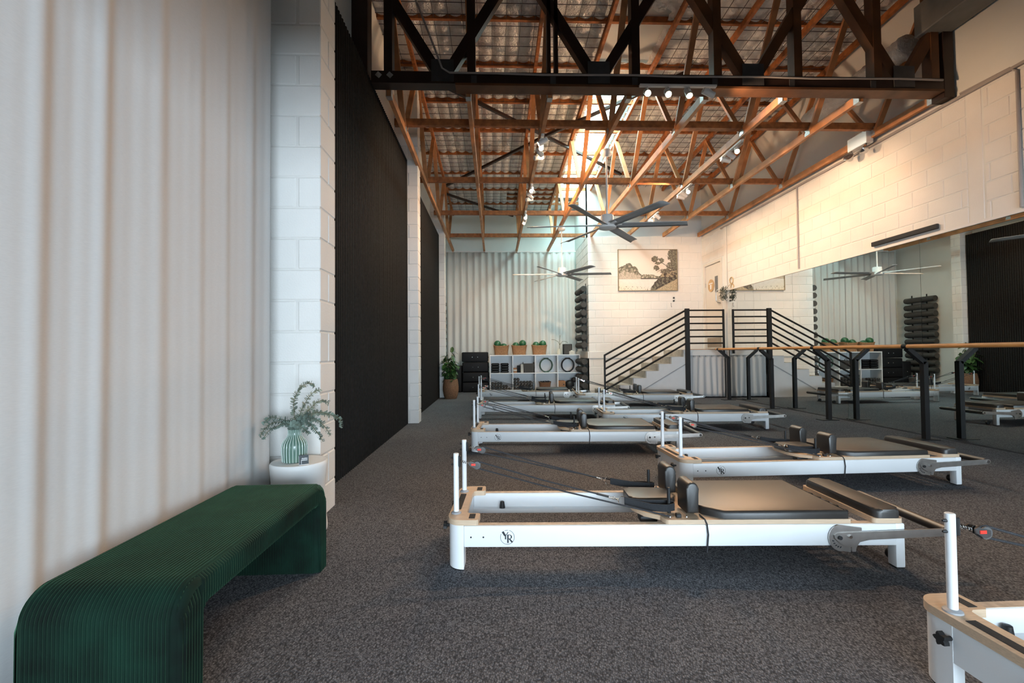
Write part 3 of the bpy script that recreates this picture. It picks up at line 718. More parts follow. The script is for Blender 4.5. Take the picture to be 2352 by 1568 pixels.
        obj('cheek', MB().prism([(0.015, 0.498), (0.026, 0.503), (0.066, 0.492), (0.066, 0.474), (0.05, 0.468), (0.02, 0.484)], w - 0.016, w - 0.0125, 'y').prism([(0.015, 0.498), (0.026, 0.503), (0.066, 0.492), (0.066, 0.474), (0.05, 0.468), (0.02, 0.484)], w + 0.0125, w + 0.016, 'y'), CHROME, pu)
        obj('insert', MB().rbox(0.03, 0.052, w - 0.0175, w - 0.0155, 0.482, 0.493, 0.0008, 1), RED, pu)
        wc = 0.02 if not far else W - 0.02
        zc = 0.245
        rp = [(0.72, w, 0.320), (0.4, w, 0.402), (0.066, w, 0.5)]
        for k in range(1, 8):
            a = PI / 2 - 0.2 + (PI) * k / 8 * -1
            rp.append((pc[0] - 0.017 * math.cos(a + PI / 2) * 0 + 0.017 * math.cos(PI / 2 + PI * k / 8 + 0.0), w, pc[2] + 0.017 * math.sin(PI / 2 + PI * k / 8)))
        rp += [(0.07, w, 0.464), (0.5, w + (wc - w) * 0.5, 0.358), (1.0, wc + 0.012, zc)]
        obj('rope', MB().tube(rp, 0.0042, 7), ROPE, t)
        obj('rope_end', MB().tube([(0.66, w, 0.335), (0.72, w, 0.320)], 0.0058, 8), RUBBER, t)
        ck = MB(); 
        ck.tube([(0.72, w, 0.319), (0.735, w, 0.314), (0.745, w, 0.312)], [0.006, 0.004, 0.007], 8)
        for k in range(3): 
            c = Vector((0.748 + k * 0.009, w, 0.311 - k * 0.003)); pts = [(c.x + 0.006 * math.cos(a * PI / 5), w + (0.004 * math.sin(a * PI / 5) if k % 2 else 0), c.z + (0 if k % 2 else 0.004 * math.sin(a * PI / 5))) for a in range(10)]
            ck.tube(pts, 0.0015, 5, True)
        obj('snap_hook', ck, CHROME, t)
        rg = [(0.785 + 0.016 * math.cos(a * PI / 8), w, 0.299 + 0.022 * math.sin(a * PI / 8)) for a in range(4, 13)] 
        rg = [(0.803, w, 0.319)] + rg[::1] + [(0.803, w, 0.277)]
        obj('ring', MB().tube(rg, 0.0022, 6, True), CHROME, t)
        # webbing loop lying around the peg
        sg = 1 if not far else -1
        lp = [(0.80, w, 0.298), (0.86, w - sg * 0.004, 0.284), (0.93, w - sg * 0.022, 0.272), (1.0, w - sg * 0.03, 0.270), (1.045, w - sg * 0.012, 0.271), (1.05, w + sg * 0.012, 0.273), (1.02, w + sg * 0.026, 0.276), (0.94, w + sg * 0.018, 0.279), (0.87, w + sg * 0.005, 0.287), (0.80, w + sg * 0.002, 0.299)]
        fine = []
        for k in range(len(lp) - 1):
            for q in range(4): fine.append(tuple(lp[k][c] + (lp[k + 1][c] - lp[k][c]) * q / 4 for c in range(3)))
        fine.append(lp[-1])
        sb = MB(); vs = []; fs = []
        for k, (x, y, z) in enumerate(fine):
            a = fine[max(k - 1, 0)]; b = fine[min(k + 1, len(fine) - 1)]; dx, dy = b[0] - a[0], b[1] - a[1]; l_ = math.hypot(dx, dy) or 1
            nx, ny = -dy / l_ * 0.002, dx / l_ * 0.002
            vs += [(x - nx, y - ny, z - 0.018), (x + nx, y + ny, z - 0.018), (x + nx, y + ny, z + 0.018), (x - nx, y - ny, z + 0.018)]
        for k in range(len(fine) - 1):
            o = k * 4
            for q in range(4): fs.append((o + q, o + (q + 1) % 4, o + 4 + (q + 1) % 4, o + 4 + q))
        sb.add(vs, fs)
        obj('strap', sb, WEB, t)
        obj('peg', MB().lathe([(0.0085, 0.238), (0.0085, 0.362), (0.007, 0.364)], 12, (1.022, w, 0)), RUBBER, t)
        # shoulder rest
        pr = [(1.092, 0.252), (1.152, 0.252)]
        for k in range(13): a = PI * k / 12; pr.append((1.122 + 0.030 * math.cos(a), 0.372 + 0.030 * math.sin(a)))
        y0, y1 = (0.045, 0.185) if not far else (W - 0.185, W - 0.045)
        bm = bmesh.new(); n_ = len(pr)
        lo = [bm.verts.new((u, y0, v)) for u, v in pr]; hi = [bm.verts.new((u, y1, v)) for u, v in pr]
        f0 = bm.faces.new(lo[::-1]); f1 = bm.faces.new(hi)
        for k in range(n_): bm.faces.new((lo[k], lo[(k + 1) % n_], hi[(k + 1) % n_], hi[k]))
        bmesh.ops.bevel(bm, geom=list(f0.edges) + list(f1.edges), offset=0.010, segments=3, affect='EDGES', profile=0.5)
        srr = obj('shoulder_rest', MB().frombm(bm), LEATHER, t, smooth=60)
        obj('stem', MB().tube([(1.122, (y0 + y1) / 2, 0.238), (1.122, (y0 + y1) / 2, 0.262)], 0.012, 10), RUBBER, srr)
        # cleat hardware
        cl = MB().rbox(1.035, 1.06, wc - 0.012 + (0.02 if not far else -0.02), wc + 0.012 + (0.02 if not far else -0.02), 0.238, 0.256, 0.003, 1)
        obj('cleat', cl, RUBBER, t)
        for s in (1.005, 1.085):
            obj('bolt', MB().lathe([(0.006, 0.238), (0.006, 0.243), (0.004, 0.246)], 10, (s, wc + (0.012 if not far else -0.012), 0)), CHROME, t)
    # carriage board, mat, head rest
    cb = [(0.985, 0.0), (0.99, -0.001), (1.855, -0.001), (1.855, W + 0.001), (0.99, W + 0.001), (0.975, W - 0.01), (0.965, W - 0.06), (0.90, W - 0.11), (0.86, W - 0.2), (0.86, 0.2), (0.90, 0.11), (0.965, 0.06), (0.975, 0.01)]
    obj('carriage_board', MB().prism(cb, 0.2165, 0.238, 'z'), PLY, t)
    def cushion(poly, z0, z1, r, seg=3):
        bm = bmesh.new(); lo = [bm.verts.new((u, v, z0)) for u, v in poly]; hi = [bm.verts.new((u, v, z1)) for u, v in poly]; n_ = len(poly)
        bm.faces.new(lo[::-1]); ft = bm.faces.new(hi)
        for k in range(n_): bm.faces.new((lo[k], lo[(k + 1) % n_], hi[(k + 1) % n_], hi[k]))
        bmesh.ops.bevel(bm, geom=list(ft.edges), offset=r, segments=seg, affect='EDGES', profile=0.5)
        return MB().frombm(bm)
    mp = [(1.26, 0.006), (1.848, 0.006), (1.852, 0.01), (1.852, W - 0.01), (1.848, W - 0.006), (1.26, W - 0.006), (1.175, W - 0.075), (1.172, W - 0.1), (1.172, 0.1), (1.175, 0.075)]
    obj('carriage_mat', cushion(mp, 0.238, 0.276, 0.016), LEATHER, t, smooth=60)
    hp = []
    for (cx, cy, a0) in ((1.05, 0.21, -PI / 2), (1.05, W - 0.21, 0), (0.885, W - 0.215, PI / 2), (0.885, 0.215, PI)):
        for k in range(6): a = a0 + PI / 2 * k / 5; hp.append((cx + 0.035 * math.cos(a), cy + 0.035 * math.sin(a)))
    hr = obj('headrest', cushion(hp, 0.244, 0.286, 0.016), LEATHER, t, smooth=60)
    obj('hinge_block', MB().box(0.93, 1.0, 0.2, 0.36, 0.238, 0.245), RUBBER, hr)
    obj('wheel_housing', MB().rbox(0.88, 0.97, 0.11, 0.17, 0.185, 0.217, 0.01, 2), RUBBER, t)
    obj('pull_cord', MB().tube([(1.155, 0.05, 0.245), (1.16, 0.0, 0.241), (1.168, -0.007, 0.22), (1.173, -0.009, 0.17), (1.168, -0.008, 0.11), (1.165, -0.008, 0.085)], 0.0036, 7), ROPE, t)
    # foot end
    fbp = []
    for (cx, cy, a0, r_) in ((2.085, 0.025, -PI / 2, 0.026), (2.085, W - 0.025, 0, 0.026), (1.985, W - 0.02, PI / 2, 0.02), (1.985, 0.02, PI, 0.02)):
        for k in range(6): a = a0 + PI / 2 * k / 5; fbp.append((cx + r_ * math.cos(a), cy + r_ * math.sin(a)))
    obj('foot_board', MB().prism(fbp, 0.2165, 0.240, 'z'), PLY, t)
    fpp = []
    for (cx, cy, a0) in ((2.07, 0.035, -PI / 2), (2.07, W - 0.035, 0), (2.01, W - 0.035, PI / 2), (2.01, 0.035, PI)):
        for k in range(6): a = a0 + PI / 2 * k / 5; fpp.append((cx + 0.034 * math.cos(a), cy + 0.034 * math.sin(a)))
    obj('foot_pad_cushion', cushion(fpp, 0.240, 0.282, 0.018), LEATHER, t, smooth=60)
    sb = obj('spring_bar', MB().box(1.915, 1.935, 0.05, W - 0.05, 0.17, 0.205), WHITEPOWDER, t)
    for k in range(5):
        w = 0.14 + 0.07 * k
        obj('spring_knob', MB().lathe([(0.014, 0.205), (0.016, 0.215), (0.016, 0.232), (0.012, 0.236)], 12, (1.925, w, 0)), RUBBER, sb)
        obj('coil', MB().tube([(1.2, w, 0.165), (1.92, w, 0.19)], 0.009, 8), BRUSHED, sb)
    for far in (0, 1):
        y0, y1 = (0.0, 0.055) if not far else (W - 0.055, W)
        l = obj('leg', MB().rbox(2.068, 2.112, y0, y1, 0.006, 0.2155, 0.006, 2), WHITEPOWDER, t)
        obj('foot_pad', MB().box(2.072, 2.108, y0 + 0.004, y1 - 0.004, 0, 0.006), RUBBER, l)
        wy = 0.10 if not far else W - 0.10
        obj('wheel', MB().lathe([(0.006, -0.012), (0.026, -0.012), (0.028, -0.008), (0.028, 0.008), (0.026, 0.012), (0.006, 0.012)], 18).xf(Matrix.Translation((2.125, wy, 0.032)) @ Matrix.Rotation(PI / 2, 4, 'X')), RUBBER, t)
        sgn_ = -1 if not far else 1; ya = -0.004 if not far else W + 0.004; yb = ya + sgn_ * 0.006
        ga = []
        for k in range(15): a = PI * 0.55 + (PI * 1.0) * k / 14; ga.append((1.80 + 0.056 * math.cos(a), 0.152 + 0.062 * math.sin(a)))
        ga += [(1.845, 0.085), (1.852, 0.12), (1.87, 0.133), (1.90, 0.14), (1.90, 0.2)]
        gp = obj('gear_plate', MB().prism(ga, min(ya, yb), max(ya, yb), 'y'), BRUSHED, t)
        for k in range(5):
            a = PI + 0.25 + k * 0.3; cx, cz = 1.80 + 0.042 * math.cos(a), 0.152 + 0.047 * math.sin(a)
            obj('slot', MB().bar((cx, yb + sgn_ * 0.0005, cz), (cx + 0.009 * math.cos(a + 2.6), yb + sgn_ * 0.0005, cz + 0.009 * math.sin(a + 2.6)), 0.001, 0.005, (0, 0, 1)), INK, gp)
        yc = yb + sgn_ * 0.001; yd = yc + sgn_ * 0.006
        ap = [(1.765, 0.168), (1.78, 0.178), (2.31, 0.198), (2.326, 0.192), (2.332, 0.179), (2.325, 0.167), (2.31, 0.162), (1.93, 0.145), (1.885, 0.135), (1.868, 0.11), (1.865, 0.09), (1.848, 0.09), (1.846, 0.112), (1.82, 0.115), (1.79, 0.132), (1.768, 0.152)]
        arm = obj('footbar_arm', MB().prism(ap, min(yc, yd), max(yc, yd), 'y'), BRUSHED, t)
        ye = yd + sgn_ * 0.008
        obj('pivot_bolt', MB().tube([(1.79, yd, 0.157), (1.79, ye, 0.157)], 0.0095, 10), RUBBER, arm)
        obj('pivot_bolt', MB().tube([(1.838, yd, 0.162), (1.838, ye, 0.162)], 0.008, 10), CHROME, arm)
        obj('end_cap', MB().tube([(2.31, yd, 0.18), (2.31, yd + sgn_ * 0.004, 0.18)], 0.013, 14), CHROME, arm)
    obj('footbar', MB().tube([(2.31, -0.002, 0.18), (2.31, W + 0.002, 0.18)], 0.0235, 18), LEATHER, t)
    return t
proto = make_reformer()
REF = [((-0.157, 2.258), -2.8, 'white pilates reformer nearest the green bench, front of the left column'),
       ((-0.185, 4.89), -4.0, 'white pilates reformer in the left column, second from the front'),
       ((-0.225, 7.36), -5.0, 'white pilates reformer in the left column, third from the front'),
       ((-0.30, 9.85), -5.2, 'white pilates reformer in the left column, farthest, before the shelf'),
       ((1.45, 0.925), 0.4, 'white pilates reformer cut off by the bottom right corner of the picture'),
       ((1.46, 3.385), 1.2, 'white pilates reformer in the right column beside the barre, second from the front'),
       ((1.51, 6.08), -2.2, 'white pilates reformer in the right column, third from the front'),
       ((1.66, 8.80), -3.5, 'white pilates reformer in the right column, farthest, before the staircase')]
for k, (p, a, lab) in enumerate(REF):
    o = proto if k == 0 else copy_tree(proto)
    o.location = (p[0], p[1], 0); o.rotation_euler = (0, 0, math.radians(a)); o['label'] = lab

# ------------------------------------------------------------------ bench
def bench():
    x0, x1 = -1.285, -0.85; y0, y1 = 1.288, 2.37; H_ = 0.415; T_ = 0.095; R_ = 0.085
    t = thing('bench', 'dark green corduroy waterfall bench standing against the left curtain', 'bench', ((x0 + x1) / 2, (y0 + y1) / 2, 0))
    cx, cy = (x0 + x1) / 2, (y0 + y1) / 2
    # outer path (y,z) with outward normal
    path = []
    def seg(a, b, n):
        for k in range(n): path.append((a[0] + (b[0] - a[0]) * k / n, a[1] + (b[1] - a[1]) * k / n))
    def corner(c, r, a0, a1, n):
        for k in range(n + 1): a = a0 + (a1 - a0) * k / n; path.append((c[0] + r * math.cos(a), c[1] + r * math.sin(a)))
    seg((y0, 0), (y0, H_ - R_), 8); corner((y0 + R_, H_ - R_), R_, PI, PI / 2, 10)
    seg((y0 + R_, H_), (y1 - R_, H_), 30); corner((y1 - R_, H_ - R_), R_, PI / 2, 0, 10); seg((y1, H_ - R_), (y1, 0), 8); path.append((y1, 0))
    inner = []
    r2 = 0.035
    def segi(a, b, n):
        for k in range(n): inner.append((a[0] + (b[0] - a[0]) * k / n, a[1] + (b[1] - a[1]) * k / n))
    iy0, iy1, iz = y0 + T_, y1 - T_, H_ - T_
    segi((iy1, 0), (iy1, iz - r2), 8)
    for k in range(7): a = 0 + PI / 2 * k / 6; inner.append((iy1 - r2 + r2 * math.cos(a), iz - r2 + r2 * math.sin(a)))
    segi((iy1 - r2, iz), (iy0 + r2, iz), 20)
    for k in range(7): a = PI / 2 + PI / 2 * k / 6; inner.append((iy0 + r2 + r2 * math.cos(a), iz - r2 + r2 * math.sin(a)))
    segi((iy0, iz - r2), (iy0, 0), 8); inner.append((iy0, 0))
    pitch = 0.0112; nr = int(round((x1 - x0 - 0.05) / pitch))
    def ribcol():
        c = []
        for k in range(nr):
            for u, h in ((0.0, 0.0), (0.08, 0.0028), (0.28, 0.0048), (0.72, 0.0048), (0.92, 0.0028)): c.append((x0 + 0.025 + (k + u) * (x1 - x0 - 0.05) / nr, h))
        c.append((x1 - 0.025, 0.0)); return c
    rc = ribcol(); er = 0.025
    prof = [(x0 + er - er * math.sin(a * PI / 10), -er + er * math.cos(a * PI / 10)) for a in range(5, 0, -1)] + rc + [(x1 - er + er * math.sin(a * PI / 10), -er + er * math.cos(a * PI / 10)) for a in range(1, 6)]
    def sweep(pth):
        vs = []; fs = []; n_ = len(prof)
        for k, (y, z) in enumerate(pth):
            a = pth[max(k - 1, 0)]; b = pth[min(k + 1, len(pth) - 1)]; ty, tz = b[0] - a[0], b[1] - a[1]; l_ = math.hypot(ty, tz) or 1
            ny, nz = -tz / l_, ty / l_
            for (x, h) in prof: vs.append((x - cx, y + ny * h - cy, max(0.0, z + nz * h)))
        for k in range(len(pth) - 1):
            for i in range(n_ - 1): fs.append((k * n_ + i, k * n_ + i + 1, (k + 1) * n_ + i + 1, (k + 1) * n_ + i))
        return MB().add(vs, fs)
    obj('ribbed_cover', sweep(path), VELVET, t, smooth=50)
    obj('ribbed_lining', sweep(inner), VELVET, t, smooth=50)
    # side panels with upright ribs
    def zo(y):
        if y < y0 + R_: return H_ - R_ + math.sqrt(max(0, R_ * R_ - (y0 + R_ - y) ** 2))
        if y > y1 - R_: return H_ - R_ + math.sqrt(max(0, R_ * R_ - (y - y1 + R_) ** 2))
        return H_
    def zi(y):
        if y < iy0 or y > iy1: return 0.0
        if y < iy0 + r2: return iz - r2 + math.sqrt(max(0, r2 * r2 - (iy0 + r2 - y) ** 2))
        if y > iy1 - r2: return iz - r2 + math.sqrt(max(0, r2 * r2 - (y - iy1 + r2) ** 2))
        return iz
    for side in (-1, 1):
        vs = []; fs = []; ys = []
        e = 0.003
        nrib = int((y1 - y0 - 2 * e) / 0.0118)
        for k in range(nrib):
            for u, h in ((0.0, 0.0), (0.12, 0.003), (0.5, 0.005), (0.88, 0.003)): ys.append((y0 + e + (k + u) * (y1 - y0 - 2 * e) / nrib, h))
        ys.append((y1 - e, 0.0)); m_ = 7
        for y, h in ys:
            a, b = zi(y), zo(y)
            b2 = b - 0.0; a2 = a + (0.0 if a == 0 else 0.0)
            for j in range(m_ + 1):
                f_ = j / m_; z = a2 + (b2 - a2) * f_
                dz = min(b - z, (z - a) if a > 0 else 1); dy = min(y - y0, y1 - y); dd = min(dz, dy)
                inset = er - math.sqrt(max(0, er * er - max(0, er - dd) ** 2)) if dd < er else 0.0
                x = (x1 if side > 0 else x0) - side * inset * 0.6 + side * (h if dd > 0.004 else 0)
                vs.append((x - cx, y - cy, z))
        for k in range(len(ys) - 1):
            for j in range(m_): a = k * (m_ + 1) + j; fs.append((a, a + 1, a + m_ + 2, a + m_ + 1))
        obj('side_panel', MB().add(vs, fs), VELVET, t, smooth=50)
bench()

# ------------------------------------------------------------------ drum table, vase, stems, card holder
TXc, TYc, TZ = -1.165, 2.80, 0.42
prof = [(0.150, 0.0), (0.157, 0.01), (0.158, 0.03)] + [(0.158 - 0.016 * math.sin(PI * k / 12) ** 1.3, 0.03 + 0.36 * k / 12) for k in range(1, 12)] + [(0.158, 0.392), (0.158, 0.412), (0.152, TZ)]
tag(obj('side_table', MB().lathe(prof, 48), MATW, loc=(TXc, TYc, 0), smooth=50), 'small white drum side table at the end of the bench', 'side table')
vz = MB(); VN = 288
pv = [(0.052, 0.0), (0.064, 0.004), (0.0665, 0.02), (0.0685, 0.06), (0.0685, 0.09), (0.066, 0.108), (0.058, 0.124), (0.047, 0.138), (0.039, 0.150), (0.0355, 0.164), (0.0355, 0.180), (0.037, 0.190), (0.033, 0.190), (0.031, 0.17)]
VX, VY = -1.185, 2.785
for i in range(len(pv)):
    for k in range(VN):
        a = 2 * PI * k / VN; rib = 1 + (0.05 if k % 12 == 0 else (0.025 if k % 12 in (1, 11) else 0)) * (1 if 0 < i < 12 else 0)
        vz.v.append((pv[i][0] * rib * math.cos(a), pv[i][0] * rib * math.sin(a), pv[i][1]))
for i in range(len(pv) - 1):
    for k in range(VN):
        vz.f.append((i * VN + k, i * VN + (k + 1) % VN, (i + 1) * VN + (k + 1) % VN, (i + 1) * VN + k)); vz.m.append(1 if k % 12 in (0, 11) else 0)
vz.f.append(tuple(range(VN - 1, -1, -1))); vz.m.append(0)
tag(obj('vase', vz, [VASEG, VASEW], loc=(VX, VY, TZ), smooth=60), 'sage green ribbed vase with white stripes on the drum table', 'vase')
def euc_stem(k, pts, lab):
    base = Vector((VX, VY, TZ + 0.05))
    P_ = [Vector((0, 0, 0)), Vector((0.01 * math.cos(k * 2.1), 0.01 * math.sin(k * 2.1), 0.12))] + [Vector(p) for p in pts]
    # catmull smoothing
    S_ = []
    for i in range(len(P_) - 1):
        p0 = P_[max(i - 1, 0)]; p1 = P_[i]; p2 = P_[i + 1]; p3 = P_[min(i + 2, len(P_) - 1)]
        for q in range(8):
            u = q / 8; S_.append(0.5 * ((2 * p1) + (-p0 + p2) * u + (2 * p0 - 5 * p1 + 4 * p2 - p3) * u * u + (-p0 + 3 * p1 - 3 * p2 + p3) * u ** 3))
    S_.append(P_[-1])
    t = thing('eucalyptus_stem', lab, 'eucalyptus stem', base, 0, 'eucalyptus stems in the vase')
    obj('twig', MB().tube(S_, 0.0016, 5), STEM, t)
    lm = MB(); L_ = len(S_); rnd = random.Random(k)
    # arc-length walk
    acc = 0; nxt = 0.0; total = sum((S_[i + 1] - S_[i]).length for i in range(L_ - 1)); done = 0
    for i in range(L_ - 1):
        sl = (S_[i + 1] - S_[i]).length; tdir = (S_[i + 1] - S_[i]).normalized()
        while nxt <= done + sl:
            f_ = (nxt - done) / sl; c = S_[i].lerp(S_[i + 1], f_)
            if nxt > 0.13:
                fr_ = nxt / total; sz = 0.0165 * (1.0 - 0.45 * fr_) * rnd.uniform(0.8, 1.2)
                ang = rnd.uniform(0, 2 * PI)
                s_ = tdir.cross(Vector((0, 0, 1)) if abs(tdir.z) < 0.9 else Vector((1, 0, 0))).normalized(); b_ = tdir.cross(s_)
                for sd in (0, PI):
                    dr = (s_ * math.cos(ang + sd) + b_ * math.sin(ang + sd) + tdir * 0.35).normalized(); wd = dr.cross(tdir).normalized()
                    vs = [c]
                    for q in range(1, 8):
                        a = q / 8; vs.append(c + dr * (sz * 1.9 * (0.5 - 0.5 * math.cos(PI * a))) + wd * (sz * 0.8 * math.sin(PI * a)))
                    tip = c + dr * sz * 1.9
                    vs2 = [c + dr * (sz * 1.9 * (0.5 - 0.5 * math.cos(PI * q / 8))) - wd * (sz * 0.8 * math.sin(PI * q / 8)) for q in range(7, 0, -1)]
                    allv = vs + [tip] + vs2
                    lm.add(allv, [tuple(range(len(allv)))])
            nxt += 0.0085
        done += sl
    lv = obj('leaves', lm, EUC, t, smooth=0); lv['kind'] = 'stuff'
    md = lv.modifiers.new('thickness', 'SOLIDIFY'); md.thickness = 0.0006
ST = [([(0.0, 0.0, 0.20), (0.005, -0.02, 0.31), (0.05, -0.03, 0.39), (0.105, -0.03, 0.41), (0.13, -0.03, 0.39)], 'eucalyptus stem arching highest above the vase'),
      ([(0.02, 0.0, 0.20), (0.06, 0.0, 0.29), (0.10, 0.01, 0.35), (0.145, 0.01, 0.37)], 'eucalyptus stem just under the highest arch, leaning right'),
      ([(0.03, 0.0, 0.19), (0.09, 0.0, 0.26), (0.15, 0.0, 0.305), (0.20, 0.0, 0.29)], 'eucalyptus stem of the third arch right of the vase'),
      ([(0.03, 0.0, 0.19), (0.12, -0.02, 0.235), (0.20, -0.03, 0.23), (0.275, -0.04, 0.20), (0.285, -0.04, 0.15)], 'eucalyptus stem reaching right across the black panel'),
      ([(0.03, -0.02, 0.18), (0.10, -0.04, 0.21), (0.18, -0.06, 0.18), (0.235, -0.07, 0.11)], 'eucalyptus stem drooping right toward the pier corner'),
      ([(0.03, -0.03, 0.17), (0.10, -0.06, 0.185), (0.16, -0.09, 0.14), (0.20, -0.10, 0.085)], 'eucalyptus stem drooping lowest at the right'),
      ([(-0.02, -0.01, 0.18), (-0.09, -0.03, 0.21), (-0.12, -0.05, 0.215), (-0.135, -0.09, 0.19)], 'eucalyptus stem leaning left, the upper one'),
      ([(-0.02, -0.02, 0.17), (-0.08, -0.06, 0.19), (-0.12, -0.10, 0.165), (-0.135, -0.13, 0.12)], 'eucalyptus stem leaning left and drooping toward the curtain'),
      ([(-0.01, -0.04, 0.17), (-0.04, -0.09, 0.18), (-0.09, -0.13, 0.15), (-0.11, -0.14, 0.11)], 'eucalyptus stem falling forward left over the vase rim'),
      ([(0.0, -0.03, 0.17), (0.03, -0.07, 0.18), (0.09, -0.10, 0.16), (0.13, -0.12, 0.13)], 'eucalyptus stem falling forward right over the vase rim')]
for k, (p, lab) in enumerate(ST): euc_stem(k, p, lab)
ch = thing('card_holder', 'clear card holder with dark business cards beside the vase', 'card holder', (-1.095, 2.70, TZ), math.radians(28))
Rt = Matrix.Rotation(math.radians(-14), 4, 'X')
obj('back', MB().box(-0.026, 0.026, 0.010, 0.0125, 0.0, 0.05).xf(Rt), ACRYL, ch)
obj('base', MB().box(-0.027, 0.027, -0.006, 0.028, 0.0, 0.0025), ACRYL, ch)
cdp = obj('business_card', MB().rbox(-0.0245, 0.0245, 0.002, 0.0095, 0.004, 0.054, 0.001, 1).xf(Rt), CARD, ch)
pm = MB()
rnd = random.Random(3)
for row, z, x0, x1 in ((0, 0.034, -0.012, 0.017), (1, 0.025, -0.015, 0.018)):
    x = x0
    while x < x1:
        h = rnd.choice((0.0022, 0.0022, 0.0042)); pm.bar((x, 0.0015, z - 0.0022), (x + 0.0012, 0.0015, z + h), 0.0006, 0.0014, (1, 0, 0)); x += 0.0024
    pm.box(x0, x1, 0.0013, 0.0017, z - 0.0026, z - 0.0014)
obj('lettering', pm.xf(Rt), CARDW, cdp, smooth=0)
obj('clip', MB().rbox(-0.015, -0.0125, -0.001, 0.001, 0.0, 0.022, 0.0004, 1).xf(Rt), ACRYL, ch)

# ------------------------------------------------------------------ ceiling fans
def make_fan():
    t = thing('ceiling_fan', '', 'ceiling fan', (0, 0, 0), 0, 'ceiling fans')
    obj('canopy', MB().lathe([(0.03, 0), (0.075, 0.02), (0.085, 0.06), (0.07, 0.09), (0.02, 0.10)], 24, (0, 0, 0.98)), WHITEPL, t, smooth=60)
    obj('down_rod', MB().tube([(0, 0, 0.1), (0, 0, 0.99)], 0.014, 12), WHITEPL, t)
    obj('motor_housing', MB().lathe([(0.03, 0.16), (0.085, 0.15), (0.09, 0.135), (0.09, 0.03), (0.1, 0.0)], 28), WHITEPL, t, smooth=40)
    obj('hub_cap', MB().lathe([(0.0, -0.045), (0.09, -0.042), (0.122, -0.03), (0.126, -0.012), (0.12, 0.0)], 32, capb=False), WHITEPL, t, smooth=50)
    for k in range(6):
        a = k * PI / 3
        vs = []; fs = []
        n_ = 12
        for i in range(n_ + 1):
            f_ = i / n_; r_ = 0.10 + 0.97 * f_; wd = 0.055 + 0.008 * f_
            for j, u in enumerate((-1, -0.33, 0.33, 1)):
                cam_ = 0.012 * (1 - u * u); pit = -0.018 * u * (1.1 - 0.35 * f_)
                rr = r_ + (0.05 * (u + 1) / 2 * f_ if i == n_ else 0)
                vs.append((rr, u * wd, 0.012 + cam_ + pit + 0.0))
        for i in range(n_):
            for j in range(3): q = i * 4 + j; fs.append((q, q + 1, q + 5, q + 4))
        b = obj('blade', MB().add(vs, fs).xf(Matrix.Rotation(a, 4, 'Z')), FANGREY, t, smooth=60)
        md = b.modifiers.new('thickness', 'SOLIDIFY'); md.thickness = 0.008
        obj('blade_arm', MB().bar((0.09, 0, 0.008), (0.20, 0, 0.014), 0.06, 0.01).xf(Matrix.Rotation(a, 4, 'Z')), WHITEPL, b)
    return t
f1 = make_fan(); f1.location = (1.585, 6.35, 2.80); f1.rotation_euler = (0, 0, math.radians(-6)); f1['label'] = 'six-bladed white and grey ceiling fan, the large near one'
f2 = copy_tree(f1); f2.location = (1.53, 10.3, 2.79); f2.rotation_euler = (0, 0, math.radians(-4)); f2['label'] = 'six-bladed white and grey ceiling fan, the far one before the curtain'

# ------------------------------------------------------------------ spotlights
def make_spot():
    t = thing('spotlight', '', 'spotlight', (0, 0, 0))
    obj('head', MB().lathe([(0.028, -0.075), (0.034, -0.07), (0.034, 0.06), (0.031, 0.06), (0.029, 0.045)], 20, capt=False), WHITEPL, t, smooth=40)
    obj('lens', MB().lathe([(0.029, 0.046), (0.029, 0.05)], 20), BULB, t)
    obj('bracket', MB().box(-0.006, 0.006, 0.034, 0.05, -0.03, 0.02), WHITEPL, t)
    return t
spot0 = make_spot(); used = [False]
CLN = {}
def spot(loc, target, watt, cluster, nth):
    s = spot0 if not used[0] else copy_tree(spot0); used[0] = True
    d = Vector(target) - Vector(loc); q = d.to_track_quat('Z', 'Y')
    s.location = loc; s.rotation_mode = 'QUATERNION'; s.rotation_quaternion = q
    s['label'] = 'white cylinder spotlight, ' + nth + ', in the cluster ' + cluster; s['group'] = 'spotlights ' + cluster
    l = bpy.data.lights.new('lamp', 'SPOT'); l.energy = watt; l.color = WARM; l.spot_size = math.radians(92); l.spot_blend = 0.8; l.shadow_soft_size = 0.03
    lo = bpy.data.objects.new('lamp_light', l); COL.objects.link(lo); lo.parent = s; lo.location = (0, 0, 0.062); lo.rotation_euler = (PI, 0, 0)
def cluster(cx, cy, cz, name, aims, along='y', gap=0.16):
    bar_t = MB().rbox(-0.02, 0.02, -0.3, 0.3, -0.012, 0.012, 0.003, 1) if along == 'y' else MB().rbox(-0.42, 0.42, -0.02, 0.02, -0.012, 0.012, 0.003, 1)
    tag(obj('spotlight_bar', bar_t, WHITEPL, loc=(cx, cy, cz + 0.075)), 'white mounting bar of the spotlight cluster ' + name, 'light fitting')
    n = len(aims)
    for k, (tx, ty, tz, w) in enumerate(aims):
        off = (k - (n - 1) / 2) * gap
        loc = (cx, cy + off, cz) if along == 'y' else (cx + off, cy, cz)
        spot(loc, (tx, ty, tz), SPOT_W * w, name, (['leftmost', 'second from left', 'third from left', 'rightmost'] if along == 'x' else ['nearest', 'second', 'third', 'fourth'])[k])
